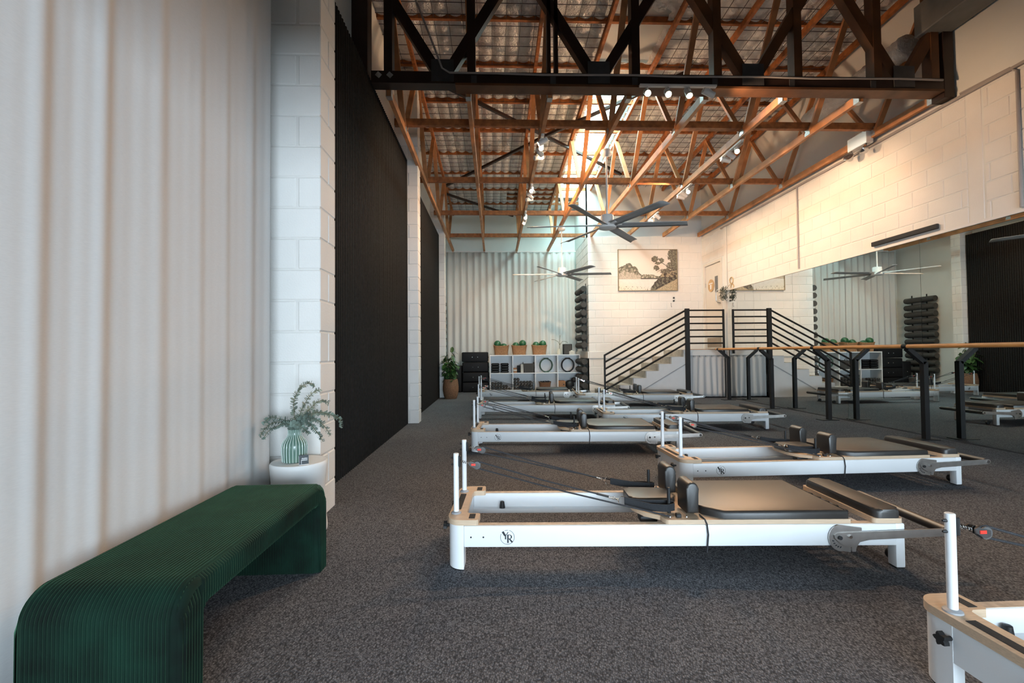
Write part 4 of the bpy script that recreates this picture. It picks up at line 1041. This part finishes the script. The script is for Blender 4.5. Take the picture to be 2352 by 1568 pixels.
# aims: (x, y, z, relative power)
cluster(2.0, 4.84, 3.83, 'on the dark girder', [(1.0, 0.6, 0.6, 0.35), (1.2, 1.4, 0.4, 0.35), (2.0, 2.4, 0.2, 0.35), (5.2, 5.4, 2.9, 0.9)], 'x', 0.225)
cluster(0.645, 6.18, 3.79, 'on the left truss nearest the girder', [(-1.3, 6.1, 2.7, 0.8), (0.2, 2.0, 0.8, 0.6), (3.6, 11.3, 2.4, 0.8), (4.2, 7.6, 4.7, 0.9)])
cluster(0.645, 7.95, 3.79, 'on the left truss in the middle', [(0.0, 4.0, 0.6, 0.6), (-1.3, 8.6, 2.6, 0.8), (3.6, 11.3, 2.2, 0.8), (3.4, 9.6, 4.7, 0.8)])
cluster(0.645, 9.42, 3.79, 'on the left truss near the back curtain', [(0.3, 5.5, 0.5, 0.5), (1.0, 13.0, 1.8, 0.5), (-0.4, 12.6, 0.8, 0.5)])
cluster(3.34, 6.30, 3.79, 'on the right truss nearest the girder', [(1.6, 2.4, 0.6, 0.8), (5.2, 6.6, 2.7, 0.85), (-0.6, 6.9, 4.8, 1.0)])
cluster(3.34, 7.90, 3.79, 'on the right truss in the middle', [(1.8, 3.4, 0.5, 0.8), (5.2, 8.0, 2.6, 0.5), (0.2, 8.6, 4.7, 0.8)])
cluster(3.34, 9.47, 3.79, 'on the right truss near the painting', [(5.2, 9.3, 2.5, 0.4), (4.0, 11.3, 2.8, 0.6), (1.2, 9.0, 4.6, 0.5), (2.6, 10.6, 0.2, 0.5)])

# ------------------------------------------------------------------ fittings on the right and back walls
em = thing('emergency_light', 'white emergency light box with two lamps high on the right wall', 'emergency light', (5.10, 6.15, 3.80))
obj('housing', MB().rbox(-0.06, 0.04, -0.17, 0.17, 0.04, 0.22, 0.006, 1), mat('glossy_white_metal', (0.8, 0.8, 0.78), 0.18, 0.3, var=0.02), em)
for s in (-1, 1):
    obj('lamp_head', MB().lathe([(0.03, -0.06), (0.062, 0.0), (0.065, 0.02), (0.055, 0.026)], 18).xf(Matrix.Translation((-0.07, s * 0.13, -0.035)) @ Matrix.Rotation(math.radians(-60), 4, 'Y') @ Matrix.Rotation(s * 0.4, 4, 'X')), CHROME, em, smooth=60)
    obj('arm', MB().tube([(-0.03, s * 0.13, 0.045), (-0.05, s * 0.13, 0.0)], 0.012, 8), RUBBER, em)
tag(obj('radiant_heater', MB().rbox(-0.035, 0.0, -0.47, 0.47, -0.03, 0.03, 0.006, 1).tube([(0, -0.3, 0), (0.012, -0.3, 0)], 0.015, 8), RUBBER, loc=(XR - 0.012, 5.62, 2.475)), 'long black radiant heater strip just above the mirror', 'heater')
tag(obj('wall_pipe', MB().tube([(0, 0, 0), (0, 0, 1.40)], 0.013, 10), PIPE, loc=(XR - 0.014, 7.64, 2.43)), 'thin grey pipe running down the block wall to the mirror', 'pipe')
tag(obj('wall_pipe', MB().tube([(0, 0, 0), (0, 0, 1.36), (0.0, 0.06, 1.42), (0.0, 0.55, 1.44)], 0.014, 10), PIPE, loc=(XR - 0.015, 4.31, 2.43)), 'grey bent conduit pipe at the right edge of the picture', 'pipe')
tag(obj('cable_tray', MB().box(-0.03, 0, 0, 6.9, 0, 0.03), PIPE, loc=(XR - 0.001, 3.4, 3.82)), 'grey cable cover along the top of the right block wall', 'cable cover')
for k, (x, z) in enumerate(((4.472, 2.372), (4.470, 2.296))):
    tag(obj('coat_peg', MB().lathe([(0.012, 0), (0.022, 0.012), (0.022, 0.025), (0.015, 0.03)], 14).xf(Matrix.Rotation(PI / 2, 4, 'X')), RUBBER, loc=(x, YB, z)), ['upper', 'lower'][k] + ' round black peg on the block wall below the painting', 'coat peg')
tag(obj('coat_hook', MB().tube([(0, 0, 0.05), (0, -0.02, 0.05), (0, -0.02, -0.03), (0, -0.035, -0.05), (0, -0.05, -0.03)], 0.006, 7), GREYPL, loc=(4.402, YB, 2.19)), 'small metal hook on the block wall below the painting', 'hook')

# painting
def painting():
    x0, x1, z0, z1 = 3.075, 4.57, 2.548, 3.585
    t = thing('painting', 'large framed landscape print of trees beside pale water on the block wall', 'painting', (x0, YB, z0))
    Wd, Hd = x1 - x0, z1 - z0
    fr = MB().box(0, Wd, -0.045, 0, 0, 0.014).box(0, Wd, -0.045, 0, Hd - 0.014, Hd).box(0, 0.014, -0.045, 0, 0.014, Hd - 0.014).box(Wd - 0.014, Wd, -0.045, 0, 0.014, Hd - 0.014)
    obj('frame', fr, mat('oak_frame', (0.28, 0.22, 0.13), 0.5, var=0.1), t)
    nx, ny = 260, 180; vs = []; fs = []; cols = []
    def fbm(u, v, s, seed=0, o=4):
        a = 0; am = 1; 
        for _ in range(o): a += am * mnoise.noise(Vector((u * s, v * s, seed))); am *= 0.55; s *= 2.1
        return a
    sky = np.array((0.74, 0.67, 0.61)); water = np.array((0.70, 0.69, 0.65)); sand = np.array((0.74, 0.65, 0.50)); dark = np.array((0.06, 0.05, 0.042)); olive = np.array((0.20, 0.19, 0.14)); straw = np.array((0.48, 0.40, 0.27)); rock = np.array((0.70, 0.61, 0.50))
    for j in range(ny + 1):
        for i in range(nx + 1):
            u = i / nx; v = j / ny
            vs.append((0.014 + (Wd - 0.028) * u, -0.030, 0.014 + (Hd - 0.028) * v))
            n1 = fbm(u * 1.45, v, 6, 1); n2 = fbm(u * 1.45, v, 16, 2); n3 = 1.3 * fbm(u * 1.45, v, 40, 5, 3)
            c = sky.copy()
            horizon = 0.285
            if v < horizon + 0.01 * n2:
                f_ = max(0, min(1, (0.45 - u) * 1.2 + (0.12 - v) * 3)); c = water * (1 - f_) + sand * f_; c = c * (1 + 0.05 * n2)
                if v < 0.10 and n3 > 0.55: c = olive
            # left rocks and trees
            hl = horizon + 0.36 * max(0, 1 - ((u - 0.14) / 0.30) ** 2) + 0.07 * n1
            if v > horizon - 0.01 and v < hl and u < 0.46:
                up_ = (v - horizon) / max(1e-3, hl - horizon)
                tr = up_ + 0.5 * n2
                c = (dark * 0.4 + olive * 0.6) if tr > 0.55 else rock * (0.75 + 0.35 * n3)
                if n3 > 0.35: c = c * 0.45
                if n2 > 0.3 and tr > 0.55: c = olive * 1.5
            # middle shrubs
            hm = horizon + 0.13 + 0.05 * n1 - abs(u - 0.52) * 0.3
            if horizon - 0.01 < v < hm and 0.38 < u < 0.75:
                c = olive * (0.9 + 0.6 * n3) if n2 > -0.2 else rock * 0.8
                if v < horizon + 0.02: c = dark * 1.4
            # right bank
            hb = 0.02 + 0.46 * max(0, (u - 0.54) / 0.25) ** 0.8 if u > 0.54 else -1
            if u > 0.54 and v < min(hb, 0.50) + 0.05 * n1 + 0.05 * (u - .6):
                c = dark * (1.1 + 0.9 * n3) if n2 > -0.15 else olive * 0.9
                if v < 0.22 * (u - 0.62) / 0.3 and u > 0.64: c = straw * (0.9 + 0.35 * n3)
                if v > 0.33 and n2 < 0.1: c = straw * (0.75 + 0.3 * n3)
            # right overhanging tree
            for (cx, cy, rx, ry) in ((0.97, 0.85, 0.14, 0.24), (0.93, 0.60, 0.12, 0.13), (0.63, 0.77, 0.07, 0.09), (0.74, 0.74, 0.05, 0.07), (0.65, 0.55, 0.06, 0.07), (0.68, 0.67, 0.06, 0.04), (0.80, 0.47, 0.10, 0.07)):
                q = ((u - cx) / rx) ** 2 + ((v - cy) / ry) ** 2 + 0.55 * n2 + 0.3 * n3
                if q < 0.75: c = olive * (0.8 + 0.9 * n3) if n3 > -0.15 else dark * 1.8
            for (a, b, w_) in (((1.0, 0.50), (0.86, 0.57), 0.008), ((0.86, 0.57), (0.72, 0.70), 0.006), ((1.0, 0.47), (0.74, 0.52), 0.005), ((0.74, 0.52), (0.66, 0.45), 0.004)):
                ax, ay = a; bx, by = b; L2 = (bx - ax) ** 2 + (by - ay) ** 2; tt = max(0, min(1, ((u - ax) * (bx - ax) + (v - ay) * (by - ay)) / L2))
                if math.hypot(u - ax - tt * (bx - ax), v - ay - tt * (by - ay)) < w_ + 0.002 * n2: c = dark * 1.6
            cols.append((max(0, c[0]), max(0, c[1]), max(0, c[2]), 1))
    for j in range(ny):
        for i in range(nx): a = j * (nx + 1) + i; fs.append((a, a + 1, a + nx + 2, a + nx + 1))
    m = bpy.data.materials.new('landscape_print'); m.use_nodes = True; nt = m.node_tree; b = nt.nodes['Principled BSDF']; b.inputs['Roughness'].default_value = 0.6
    at = nt.nodes.new('ShaderNodeVertexColor'); at.layer_name = 'print'; nt.links.new(at.outputs[0], b.inputs['Base Color'])
    o = obj('print', MB().add(vs, fs), m, t, smooth=0)
    ca = o.data.color_attributes.new('print', 'FLOAT_COLOR', 'POINT'); ca.data.foreach_set('color', [x for c in cols for x in c])
    obj('backing', MB().box(0.014, Wd - 0.014, -0.028, -0.001, 0.014, Hd - 0.014), PAPER, t)
painting()

# wreath at the mirror corner
wrt = thing('leaf_wreath', 'dusty green leaf garland with cane rings hung at the mirror corner', 'wreath', (XR - 0.07, 10.03, 2.31))
for k, (dy, dz, r_) in enumerate(((-0.16, 0.27, 0.07), (-0.19, 0.13, 0.06))):
    obj('cane_ring', MB().tube([(0.055, r_ * math.cos(a * PI / 10) + dy, dz + r_ * math.sin(a * PI / 10)) for a in range(20)], 0.009, 6, True), GOLDW, wrt)
obj('cord', MB().tube([(0.055, -0.16, 0.2), (0.04, -0.08, 0.17), (0.0, 0.0, 0.1)], 0.004, 5), GOLDW, wrt)
gl = MB(); rnd = random.Random(5)
for k in range(420):
    a = rnd.uniform(0, 2 * PI); rr = 0.11 * math.sqrt(rnd.uniform(0.02, 1)); c = Vector((rnd.uniform(-0.09, 0.01), rr * math.cos(a), rr * 1.45 * math.sin(a)))
    dr = Vector((rnd.uniform(-1, 0.1), rnd.uniform(-1, 1), rnd.uniform(-1, 1))).normalized(); sd = dr.cross(Vector((0.3, 0.2, 1))).normalized(); s_ = rnd.uniform(0.018, 0.034)
    q4 = [c, c + dr * s_ * 0.5 + sd * s_ * 0.4, c + dr * s_ * 1.2, c + dr * s_ * 0.5 - sd * s_ * 0.4]
    if max(q_.x for q_ in q4) > 0.055: continue
    gl.add(q4, [(0, 1, 2, 3)])
lo_ = obj('leaves', gl, DUSTYLEAF, wrt, smooth=0); lo_['kind'] = 'stuff'

# ------------------------------------------------------------------ foam rollers and racks
def make_roller():
    o = obj('foam_roller', MB().lathe([(0.068, 0), (0.074, 0.006), (0.074, 0.894), (0.068, 0.9)], 24).xf(Matrix.Rotation(-PI / 2, 4, 'X')), FOAM, smooth=40)
    return o
rz = [2.625, 2.431, 2.225, 2.025, 1.827, 1.627, 1.42, 1.218, 0.799, 0.597, 0.399, 0.206]
r0 = make_roller()
rk = thing('roller_rack', 'black upright rack holding foam rollers beside the block wall corner', 'rack', (XA, 11.5, 0))
for y in (0.12, 0.62):
    obj('upright', MB().box(-0.018, -0.002, y - 0.012, y + 0.012, 1.08, 2.78).box(-0.018, -0.002, y - 0.012, y + 0.012, 0.02, 0.87), RUBBER, rk)
    for z in rz:
        obj('arm', MB().tube([(-0.01, y, z - 0.082), (-0.14, y, z - 0.082), (-0.165, y, z - 0.05)], 0.006, 6), RUBBER, rk)
for k, z in enumerate(rz):
    o = r0 if k == 0 else copy_tree(r0)
    o.location = (2.235, 11.42, z)
    tag(o, ORD[k] + (' from the top' if k else '') + ' charcoal foam roller on the rack by the painting wall', 'foam roller', 'foam rollers on the right rack')
rk2 = thing('roller_rack', 'rack of foam rollers on the left alcove wall, seen in the mirror', 'rack', (-1.49, 12.1, 0))
mz = [2.40, 2.20, 2.0, 1.81, 1.62, 1.43, 1.24, 1.05, 0.86, 0.66, 0.47]
for y in (0.1, 0.55):
    obj('upright', MB().box(0.001, 0.018, y - 0.012, y + 0.012, 0.02, 2.55), RUBBER, rk2)
    for z in mz: obj('arm', MB().tube([(0.01, y, z - 0.082), (0.16, y, z - 0.082), (0.185, y, z - 0.05)], 0.006, 6), RUBBER, rk2)
for k, z in enumerate(mz):
    o = copy_tree(r0); o.location = (-1.385, 11.85, z)
    tag(o, ORD[k] + (' from the top' if k else '') + ' foam roller on the left alcove rack, seen in the mirror', 'foam roller', 'foam rollers on the left rack')

# ------------------------------------------------------------------ cube shelf and its contents
SY = 12.15; ST_Z = 0.985
sh = thing('cube_shelf', 'white eight-cubby shelf unit before the back curtain', 'shelf', (-0.135, SY, 0))
CX = [0.0, 0.595, 1.19, 1.785, 2.37]
obj('top', MB().box(0, 2.39, 0, 0.40, ST_Z - 0.028, ST_Z), SHELFW, sh)
obj('middle_shelf', MB().box(0.02, 2.37, 0.005, 0.395, 0.488, 0.512), SHELFW, sh)
obj('bottom', MB().box(0.0, 2.39, 0, 0.40, 0.0, 0.05), SHELFW, sh)
obj('back', MB().box(0.0, 2.39, 0.395, 0.405, 0.05, ST_Z - 0.028), SHELFW, sh)
for x in CX: obj('divider', MB().box(x, x + 0.024, 0.002, 0.395, 0.05, ST_Z - 0.028), SHELFW, sh)
def W_(lx): return lx - 0.135
def basket(lx, w, h, d, z, label, y=None, m=SEAGRASS):
    y = SY + 0.2 if y is None else y
    o = thing('basket', label, 'basket', (W_(lx), y, z))
    pr = []
    mb = MB()
    # rectangular-oval tapering basket
    rings = []
    for (s, zz) in ((0.82, 0.0), (0.86, h * 0.3), (0.93, h * 0.7), (1.0, h), (0.94, h), (0.82, 0.03)):
        ring = []
        for k in range(28):
            a = 2 * PI * k / 28; ca, sa = math.cos(a), math.sin(a)
            ring.append((s * w / 2 * math.copysign(abs(ca) ** 0.55, ca), s * d / 2 * math.copysign(abs(sa) ** 0.55, sa), zz + (0.012 * math.cos(2 * a) * (zz / h))))
        rings.append(ring)
    vs = [p for r_ in rings for p in r_]; fs = []
    for i in range(len(rings) - 1):
        for k in range(28): fs.append((i * 28 + k, i * 28 + (k + 1) % 28, (i + 1) * 28 + (k + 1) % 28, (i + 1) * 28 + k))
    fs.append(tuple(range(27, -1, -1))); fs.append(tuple((len(rings) - 1) * 28 + k for k in range(28)))
    obj('body', MB().add(vs, fs), m, o, smooth=50)
    rim = [(w / 2 * 0.98 * math.copysign(abs(math.cos(2 * PI * k / 28)) ** 0.55, math.cos(2 * PI * k / 28)), d / 2 * 0.98 * math.copysign(abs(math.sin(2 * PI * k / 28)) ** 0.55, math.sin(2 * PI * k / 28)), h + 0.012 * math.cos(4 * PI * k / 28)) for k in range(28)]
    obj('rim', MB().tube(rim, 0.010, 6, True), m, o)
    return o
ball0 = None
def ball(lx, y, z, lab):
    global ball0
    if ball0 is None:
        ball0 = obj('exercise_ball', MB().sphere((0, 0, 0), 0.096, 24, 14), GREENBALL, smooth=180); o = ball0
    else: o = copy_tree(ball0)
    o.location = (W_(lx), y, z); tag(o, lab, 'exercise ball', 'green exercise balls in baskets')
BK = (('leftmost', 0.31), ('middle', 0.79), ('rightmost', 1.33))
for nm, lx in BK: basket(lx, 0.42, 0.245, 0.32, ST_Z, nm + ' of three seagrass baskets of balls on the shelf top')
yb_ = SY + 0.2
ball(0.21, yb_ - 0.03, ST_Z + 0.29, 'green exercise ball at the left of the leftmost basket'); ball(0.38, yb_ - 0.03, ST_Z + 0.215, 'green exercise ball sunk low in the leftmost basket')
ball(0.70, yb_ - 0.03, ST_Z + 0.24, 'green exercise ball low at the left of the middle basket'); ball(0.885, yb_, ST_Z + 0.30, 'green exercise ball standing highest in the middle basket')
ball(1.24, yb_ - 0.03, ST_Z + 0.25, 'green exercise ball low at the left of the rightmost basket'); ball(1.425, yb_, ST_Z + 0.285, 'green exercise ball higher at the right of the rightmost basket')
tw = thing('twig_vase', 'cream vase with bare dark twigs on the shelf top', 'vase', (W_(1.86), SY + 0.16, ST_Z))
obj('vase_body', MB().lathe([(0.045, 0), (0.055, 0.03), (0.05, 0.09), (0.03, 0.14), (0.033, 0.155), (0.027, 0.155), (0.02, 0.1)], 20), mat('cream_ceramic', (0.66, 0.58, 0.46), 0.5, var=0.06), tw)
obj('twig', MB().tube([(0, 0, 0.1), (0.02, 0, 0.25), (-0.02, 0, 0.34), (-0.12, 0, 0.395), (-0.2, 0, 0.40)], 0.006, 6), STEM, tw)
obj('twig', MB().tube([(0, 0, 0.1), (0.02, 0, 0.25), (0.02, 0, 0.4), (0.03, 0, 0.51)], 0.006, 6), STEM, tw)
obj('twig', MB().tube([(0, 0, 0.1), (0.02, 0, 0.26), (0.09, 0, 0.345), (0.17, 0, 0.35), (0.24, 0, 0.31)], 0.006, 6), STEM, tw)
spk = thing('speaker', 'black box speaker beside the twig vase on the shelf top', 'speaker', (W_(2.08), SY + 0.15, ST_Z))
obj('cabinet', MB().rbox(-0.115, 0.115, -0.09, 0.1, 0, 0.275, 0.01, 2), BLACKVINYL, spk)
obj('grille', MB().box(-0.10, 0.10, -0.095, -0.089, 0.015, 0.26), FABRIC, spk)
tag(obj('tissue_box', MB().rbox(-0.07, 0.07, -0.05, 0.05, 0, 0.085, 0.006, 1).sphere((0.0, 0, 0.09), 0.03, 10, 6, (1.2, 0.6, 0.7)), PAPER, loc=(W_(2.18), SY + 0.06, ST_Z)), 'small pale tissue box before the black speaker', 'box')
# upper cubby 1: two stacks of four black weights
wt0 = None
for c in range(2):
    for r in range(4):
        if wt0 is None:
            wt0 = thing('ankle_weight', '', 'ankle weight', (0, 0, 0), 0, 'black weights in the upper left cubby')
            obj('pad', MB().rbox(-0.105, 0.105, -0.10, 0.12, 0.0, 0.062, 0.026, 3), BLACKVINYL, wt0, smooth=60)
            obj('strap', MB().box(-0.07, 0.07, -0.104, -0.09, 0.022, 0.038), RUBBER, wt0); o = wt0
        else: o = copy_tree(wt0)
        o.location = (W_(0.15 + 0.25 * c), SY + 0.17, 0.512 + 0.064 * r)
        o['label'] = ['bottom', 'second lowest', 'third lowest', 'top'][r] + ' black weight of the ' + ['left', 'right'][c] + ' stack in the upper left cubby'
# upper cubby 2
for k, (z, c_) in enumerate(((0.512, CORK), (0.556, PAPER), (0.598, CORK))):
    tag(obj('book', MB().rbox(-0.045, 0.045, -0.08, 0.08, 0, 0.04, 0.002, 1), c_, loc=(W_(0.675), SY + 0.14, z)), ['bottom', 'middle', 'top'][k] + ' small tan book stacked beside the fabric bin', 'book')
tag(obj('speaker_bag', MB().rbox(-0.042, 0.042, -0.07, 0.08, 0, 0.19, 0.016, 2), BLACKVINYL, loc=(W_(0.77), SY + 0.13, 0.512)), 'small black upright pouch between the books and fabric bin', 'pouch')
tag(obj('folder', MB().rbox(-0.02, 0.06, -0.09, 0.15, 0, 0.225, 0.003, 1), PAPER, loc=(W_(0.84), SY + 0.14, 0.512)), 'pale grey folder behind the fabric bin', 'folder')
fb = thing('fabric_bin', 'charcoal fabric bin with handles in the second upper cubby', 'storage bin', (W_(1.035), SY + 0.03, 0.512))
obj('body', MB().prism([(-0.13, 0), (0.13, 0), (0.15, 0.24), (0.142, 0.24), (0.123, 0.01), (-0.123, 0.01), (-0.142, 0.24), (-0.15, 0.24)], 0.0, 0.30, 'y').box(-0.14, 0.14, 0.0, 0.008, 0.0, 0.235).box(-0.14, 0.14, 0.292, 0.30, 0, 0.235), FABRIC, fb)
for s in (-1, 1): obj('handle', MB().tube([(s * 0.145, 0.08, 0.235), (s * 0.145, 0.11, 0.275), (s * 0.145, 0.16, 0.275), (s * 0.145, 0.19, 0.235)], 0.008, 6), FABRIC, fb)
# pilates rings
for k, (lx, m_, nm) in enumerate(((1.50, GREENRING, 'green'), (2.08, RUBBER, 'black'))):
    o = thing('pilates_ring', nm + ' pilates ring standing in an upper cubby', 'pilates ring', (W_(lx), SY + 0.12, 0.512), 0.25)
    n_ = 40; prof = [(0.162, -0.03), (0.186, -0.03), (0.186, 0.03), (0.162, 0.03)]
    vs = []; fs = []
    for i in range(n_):
        a = 2 * PI * i / n_
        for r_, y in prof: vs.append((r_ * math.cos(a), y, 0.19 + r_ * math.sin(a)))
    for i in range(n_):
        for q in range(4): fs.append((i * 4 + q, i * 4 + (q + 1) % 4, ((i + 1) % n_) * 4 + (q + 1) % 4, ((i + 1) % n_) * 4 + q))
    obj('hoop', MB().add(vs, fs), m_, o, smooth=40)
    for s in (-1, 1): obj('grip_pad', MB().rbox(-0.065, 0.065, -0.028, 0.028, 0.19 + s * 0.183 - 0.014, 0.19 + s * 0.183 + 0.014, 0.01, 2) if s > 0 else MB().rbox(-0.065, 0.065, -0.028, 0.028, 0.0, 0.022, 0.008, 2), m_, o)
# dumbbells
db0 = None
NTH = ['leftmost', 'second from left', 'third from left', 'fourth from left', 'fifth from left', 'sixth from left', 'seventh from left']
def dumbbell(lx, z, lab, grp, s=1.0):
    global db0
    if db0 is None:
        db0 = thing('dumbbell', '', 'dumbbell', (0, 0, 0))
        for y in (-0.06, 0.06):
            obj('head', MB().lathe([(0.026, -0.035), (0.036, -0.028), (0.036, 0.028), (0.026, 0.035)], 6).xf(Matrix.Translation((0, y, 0.036)) @ Matrix.Rotation(PI / 2, 4, 'X')), FOAM, db0, smooth=0)
        obj('handle', MB().tube([(0, -0.05, 0.036), (0, 0.05, 0.036)], 0.013, 10), GALV, db0); o = db0
    else: o = copy_tree(db0)
    o.location = (W_(lx), SY + 0.12, z); o.scale = (s, s, s); o['label'] = lab; o['group'] = grp
g1 = 'dumbbells in the lower left cubby'; g2 = 'dumbbells in the second lower cubby'
for k in range(7): dumbbell(0.075 + 0.074 * k, 0.05, NTH[k] + ' dumbbell in the bottom row of the lower left cubby', g1)
for k in range(6): dumbbell(0.075 + 0.074 * k, 0.122, NTH[k] + ' dumbbell in the second row of the lower left cubby', g1)
for k in range(4): dumbbell(0.075 + 0.074 * k, 0.194, NTH[k] + ' dumbbell in the top row of the lower left cubby', g1)
for k in range(6): dumbbell(0.67 + 0.083 * k, 0.05, NTH[k] + ' dumbbell in the bottom row of the second lower cubby', g2, 1.1)
for k in range(6): dumbbell(0.67 + 0.083 * k, 0.131, NTH[k] + ' dumbbell in the middle row of the second lower cubby', g2, 1.1)
for k in range(6): dumbbell(0.67 + 0.083 * k, 0.212, NTH[k] + ' dumbbell in the third row of the second lower cubby', g2, 1.1)
for k in range(2): dumbbell(0.67 + 0.083 * k, 0.293, NTH[k] + ' dumbbell of the top pair in the second lower cubby', g2, 1.1)
basket(1.47, 0.32, 0.20, 0.28, 0.05, 'small wicker basket of black straps in the third lower cubby', SY + 0.17, WICKER)
for k, (dx, dz) in enumerate(((-0.07, 0.21), (0.06, 0.215), (0.1, 0.2))):
    pts = [(dx + 0.05 * math.cos(a * 0.9), -0.02 + 0.04 * math.sin(a * 1.3), dz + 0.012 * math.sin(a * 2.1)) for a in range(16)]
    tag(obj('strap_bundle', MB().tube(pts, 0.013, 7), WEB, loc=(W_(1.47), SY + 0.17, 0.05)), ['left', 'middle', 'right'][k] + ' black strap bundle in the small wicker basket', 'strap')
cb_ = thing('cork_box', 'tan box with a round finger hole in the last lower cubby', 'box', (W_(1.905), SY + 0.02, 0.05))
obj('body', MB().rbox(-0.095, 0.095, 0, 0.3, 0, 0.235, 0.004, 1), CORK, cb_); obj('finger_hole', MB().tube([(0.05, 0.0, 0.14), (0.05, -0.002, 0.14)], 0.018, 14), INK, cb_)
for k, (lx, z, r_) in enumerate(((2.13, 0.175, 0.125), (2.25, 0.30, 0.07))):
    tag(obj('medicine_ball', MB().sphere((0, 0, 0), r_, 20, 12), RUBBER, loc=(W_(lx), SY + 0.16, z), smooth=180), ['larger', 'smaller upper'][k] + ' black ball in the last lower cubby', 'ball')

# stack of black sitting boxes beside the shelf
bx0 = None
for k in range(4):
    if bx0 is None:
        bx0 = thing('reformer_box', '', 'padded box', (0, 0, 0), 0, 'stacked black padded boxes')
        obj('body', MB().rbox(-0.35, 0.35, 0, 0.42, 0.003, 0.262, 0.028, 3), BLACKVINYL, bx0, smooth=60)
        for s in (-0.07, 0.07): obj('stud', MB().sphere((s, -0.003, 0.13), 0.013, 10, 6), CHROME, bx0)
        for s in (-1, 1): obj('handle', MB().rbox(-0.36 if s < 0 else 0.345, -0.345 if s < 0 else 0.36, 0.15, 0.27, 0.11, 0.14, 0.005, 1), RUBBER, bx0)
        o = bx0
    else: o = copy_tree(bx0)
    o.location = (-0.515 + (0.0, 0.005, 0.0, -0.012)[k], 12.32, 0.268 * k + (0.012 if k == 3 else 0) * 0)
    o['label'] = ['bottom', 'second lowest', 'second highest', 'top'][k] + ' black padded box in the stack beside the shelf'
o = copy_tree(bx0); o.location = (-1.145, 12.36, 0.352); o.rotation_euler = (0, PI / 2, 0); o['label'] = 'black padded box standing on end, half hidden behind the plant'

# ------------------------------------------------------------------ potted plant
pb = thing('plant_basket', 'barrel-shaped brown wicker planter on the floor by the black panel', 'planter', (-1.02, 10.72, 0))
prf = [(0.13, 0), (0.155, 0.06), (0.178, 0.17), (0.182, 0.26), (0.17, 0.36), (0.155, 0.445), (0.15, 0.45), (0.14, 0.44), (0.13, 0.38)]
rings = []
mbp = MB()
pf_ = []
for k in range(len(prf) - 4):
    for q in range(5):
        f_ = q / 5; pf_.append((prf[k][0] + (prf[k + 1][0] - prf[k][0]) * f_ + 0.003 * (q % 2), prf[k][1] + (prf[k + 1][1] - prf[k][1]) * f_))
mbp.lathe(pf_ + prf[-4:], 40)
obj('body', mbp, WICKER, pb, smooth=60)
obj('soil', MB().lathe([(0.13, 0.385), (0.05, 0.39), (0.002, 0.39)], 20), STEM, pb)
pp = thing('potted_plant', 'bushy dark green rubber plant growing in the wicker planter', 'plant', (-1.02, 10.72, 0.39))
rnd = random.Random(11)
stems = []
for k in range(7):
    a = k * 2 * PI / 7 + 0.3; h = (0.80, 0.55, 0.62, 0.48, 0.58, 0.52, 0.45)[k]; sp_ = 0.04 if k == 0 else rnd.uniform(0.10, 0.19)
    pts = [(0.02 * math.cos(a), 0.02 * math.sin(a), 0.0), (sp_ * 0.5 * math.cos(a), sp_ * 0.5 * math.sin(a), h * 0.5), (sp_ * math.cos(a), sp_ * math.sin(a), h)]
    obj('stem', MB().tube(pts, 0.005, 6), STEM, pp); stems.append(pts)
def leaf_mesh(L_, w_):
    vs = []; fs = []
    n_ = 6
    for i in range(n_ + 1):
        f_ = i / n_; ww = w_ * math.sin(PI * min(1, f_ * 0.96 + 0.02)) ** 0.8; dz = -0.35 * L_ * f_ * f_
        for u in (-1, 0, 1): vs.append((L_ * f_, u * ww, dz + (0.12 * w_ * abs(u))))
    for i in range(n_):
        for j in range(2): q = i * 3 + j; fs.append((q, q + 1, q + 4, q + 3))
    return MB().add(vs, fs).mesh('leaf', LEAF, 180)
LM = [leaf_mesh(0.17, 0.05), leaf_mesh(0.20, 0.058), leaf_mesh(0.14, 0.042)]
nl = 0
for si, pts in enumerate(stems):
    for q in range(16 if si == 0 else 13):
        f_ = 0.12 + 0.88 * q / (15 if si == 0 else 12)
        if f_ < 0.5: c = Vector(pts[0]).lerp(Vector(pts[1]), f_ * 2)
        else: c = Vector(pts[1]).lerp(Vector(pts[2]), f_ * 2 - 1)
        o = link('leaf', LM[rnd.randrange(3)], pp, c, (rnd.uniform(-0.3, 0.3), rnd.uniform(-0.3, 0.8), rnd.uniform(0, 2 * PI)))
        if si == 0 and f_ > 0.75: o.scale = (0.75,) * 3
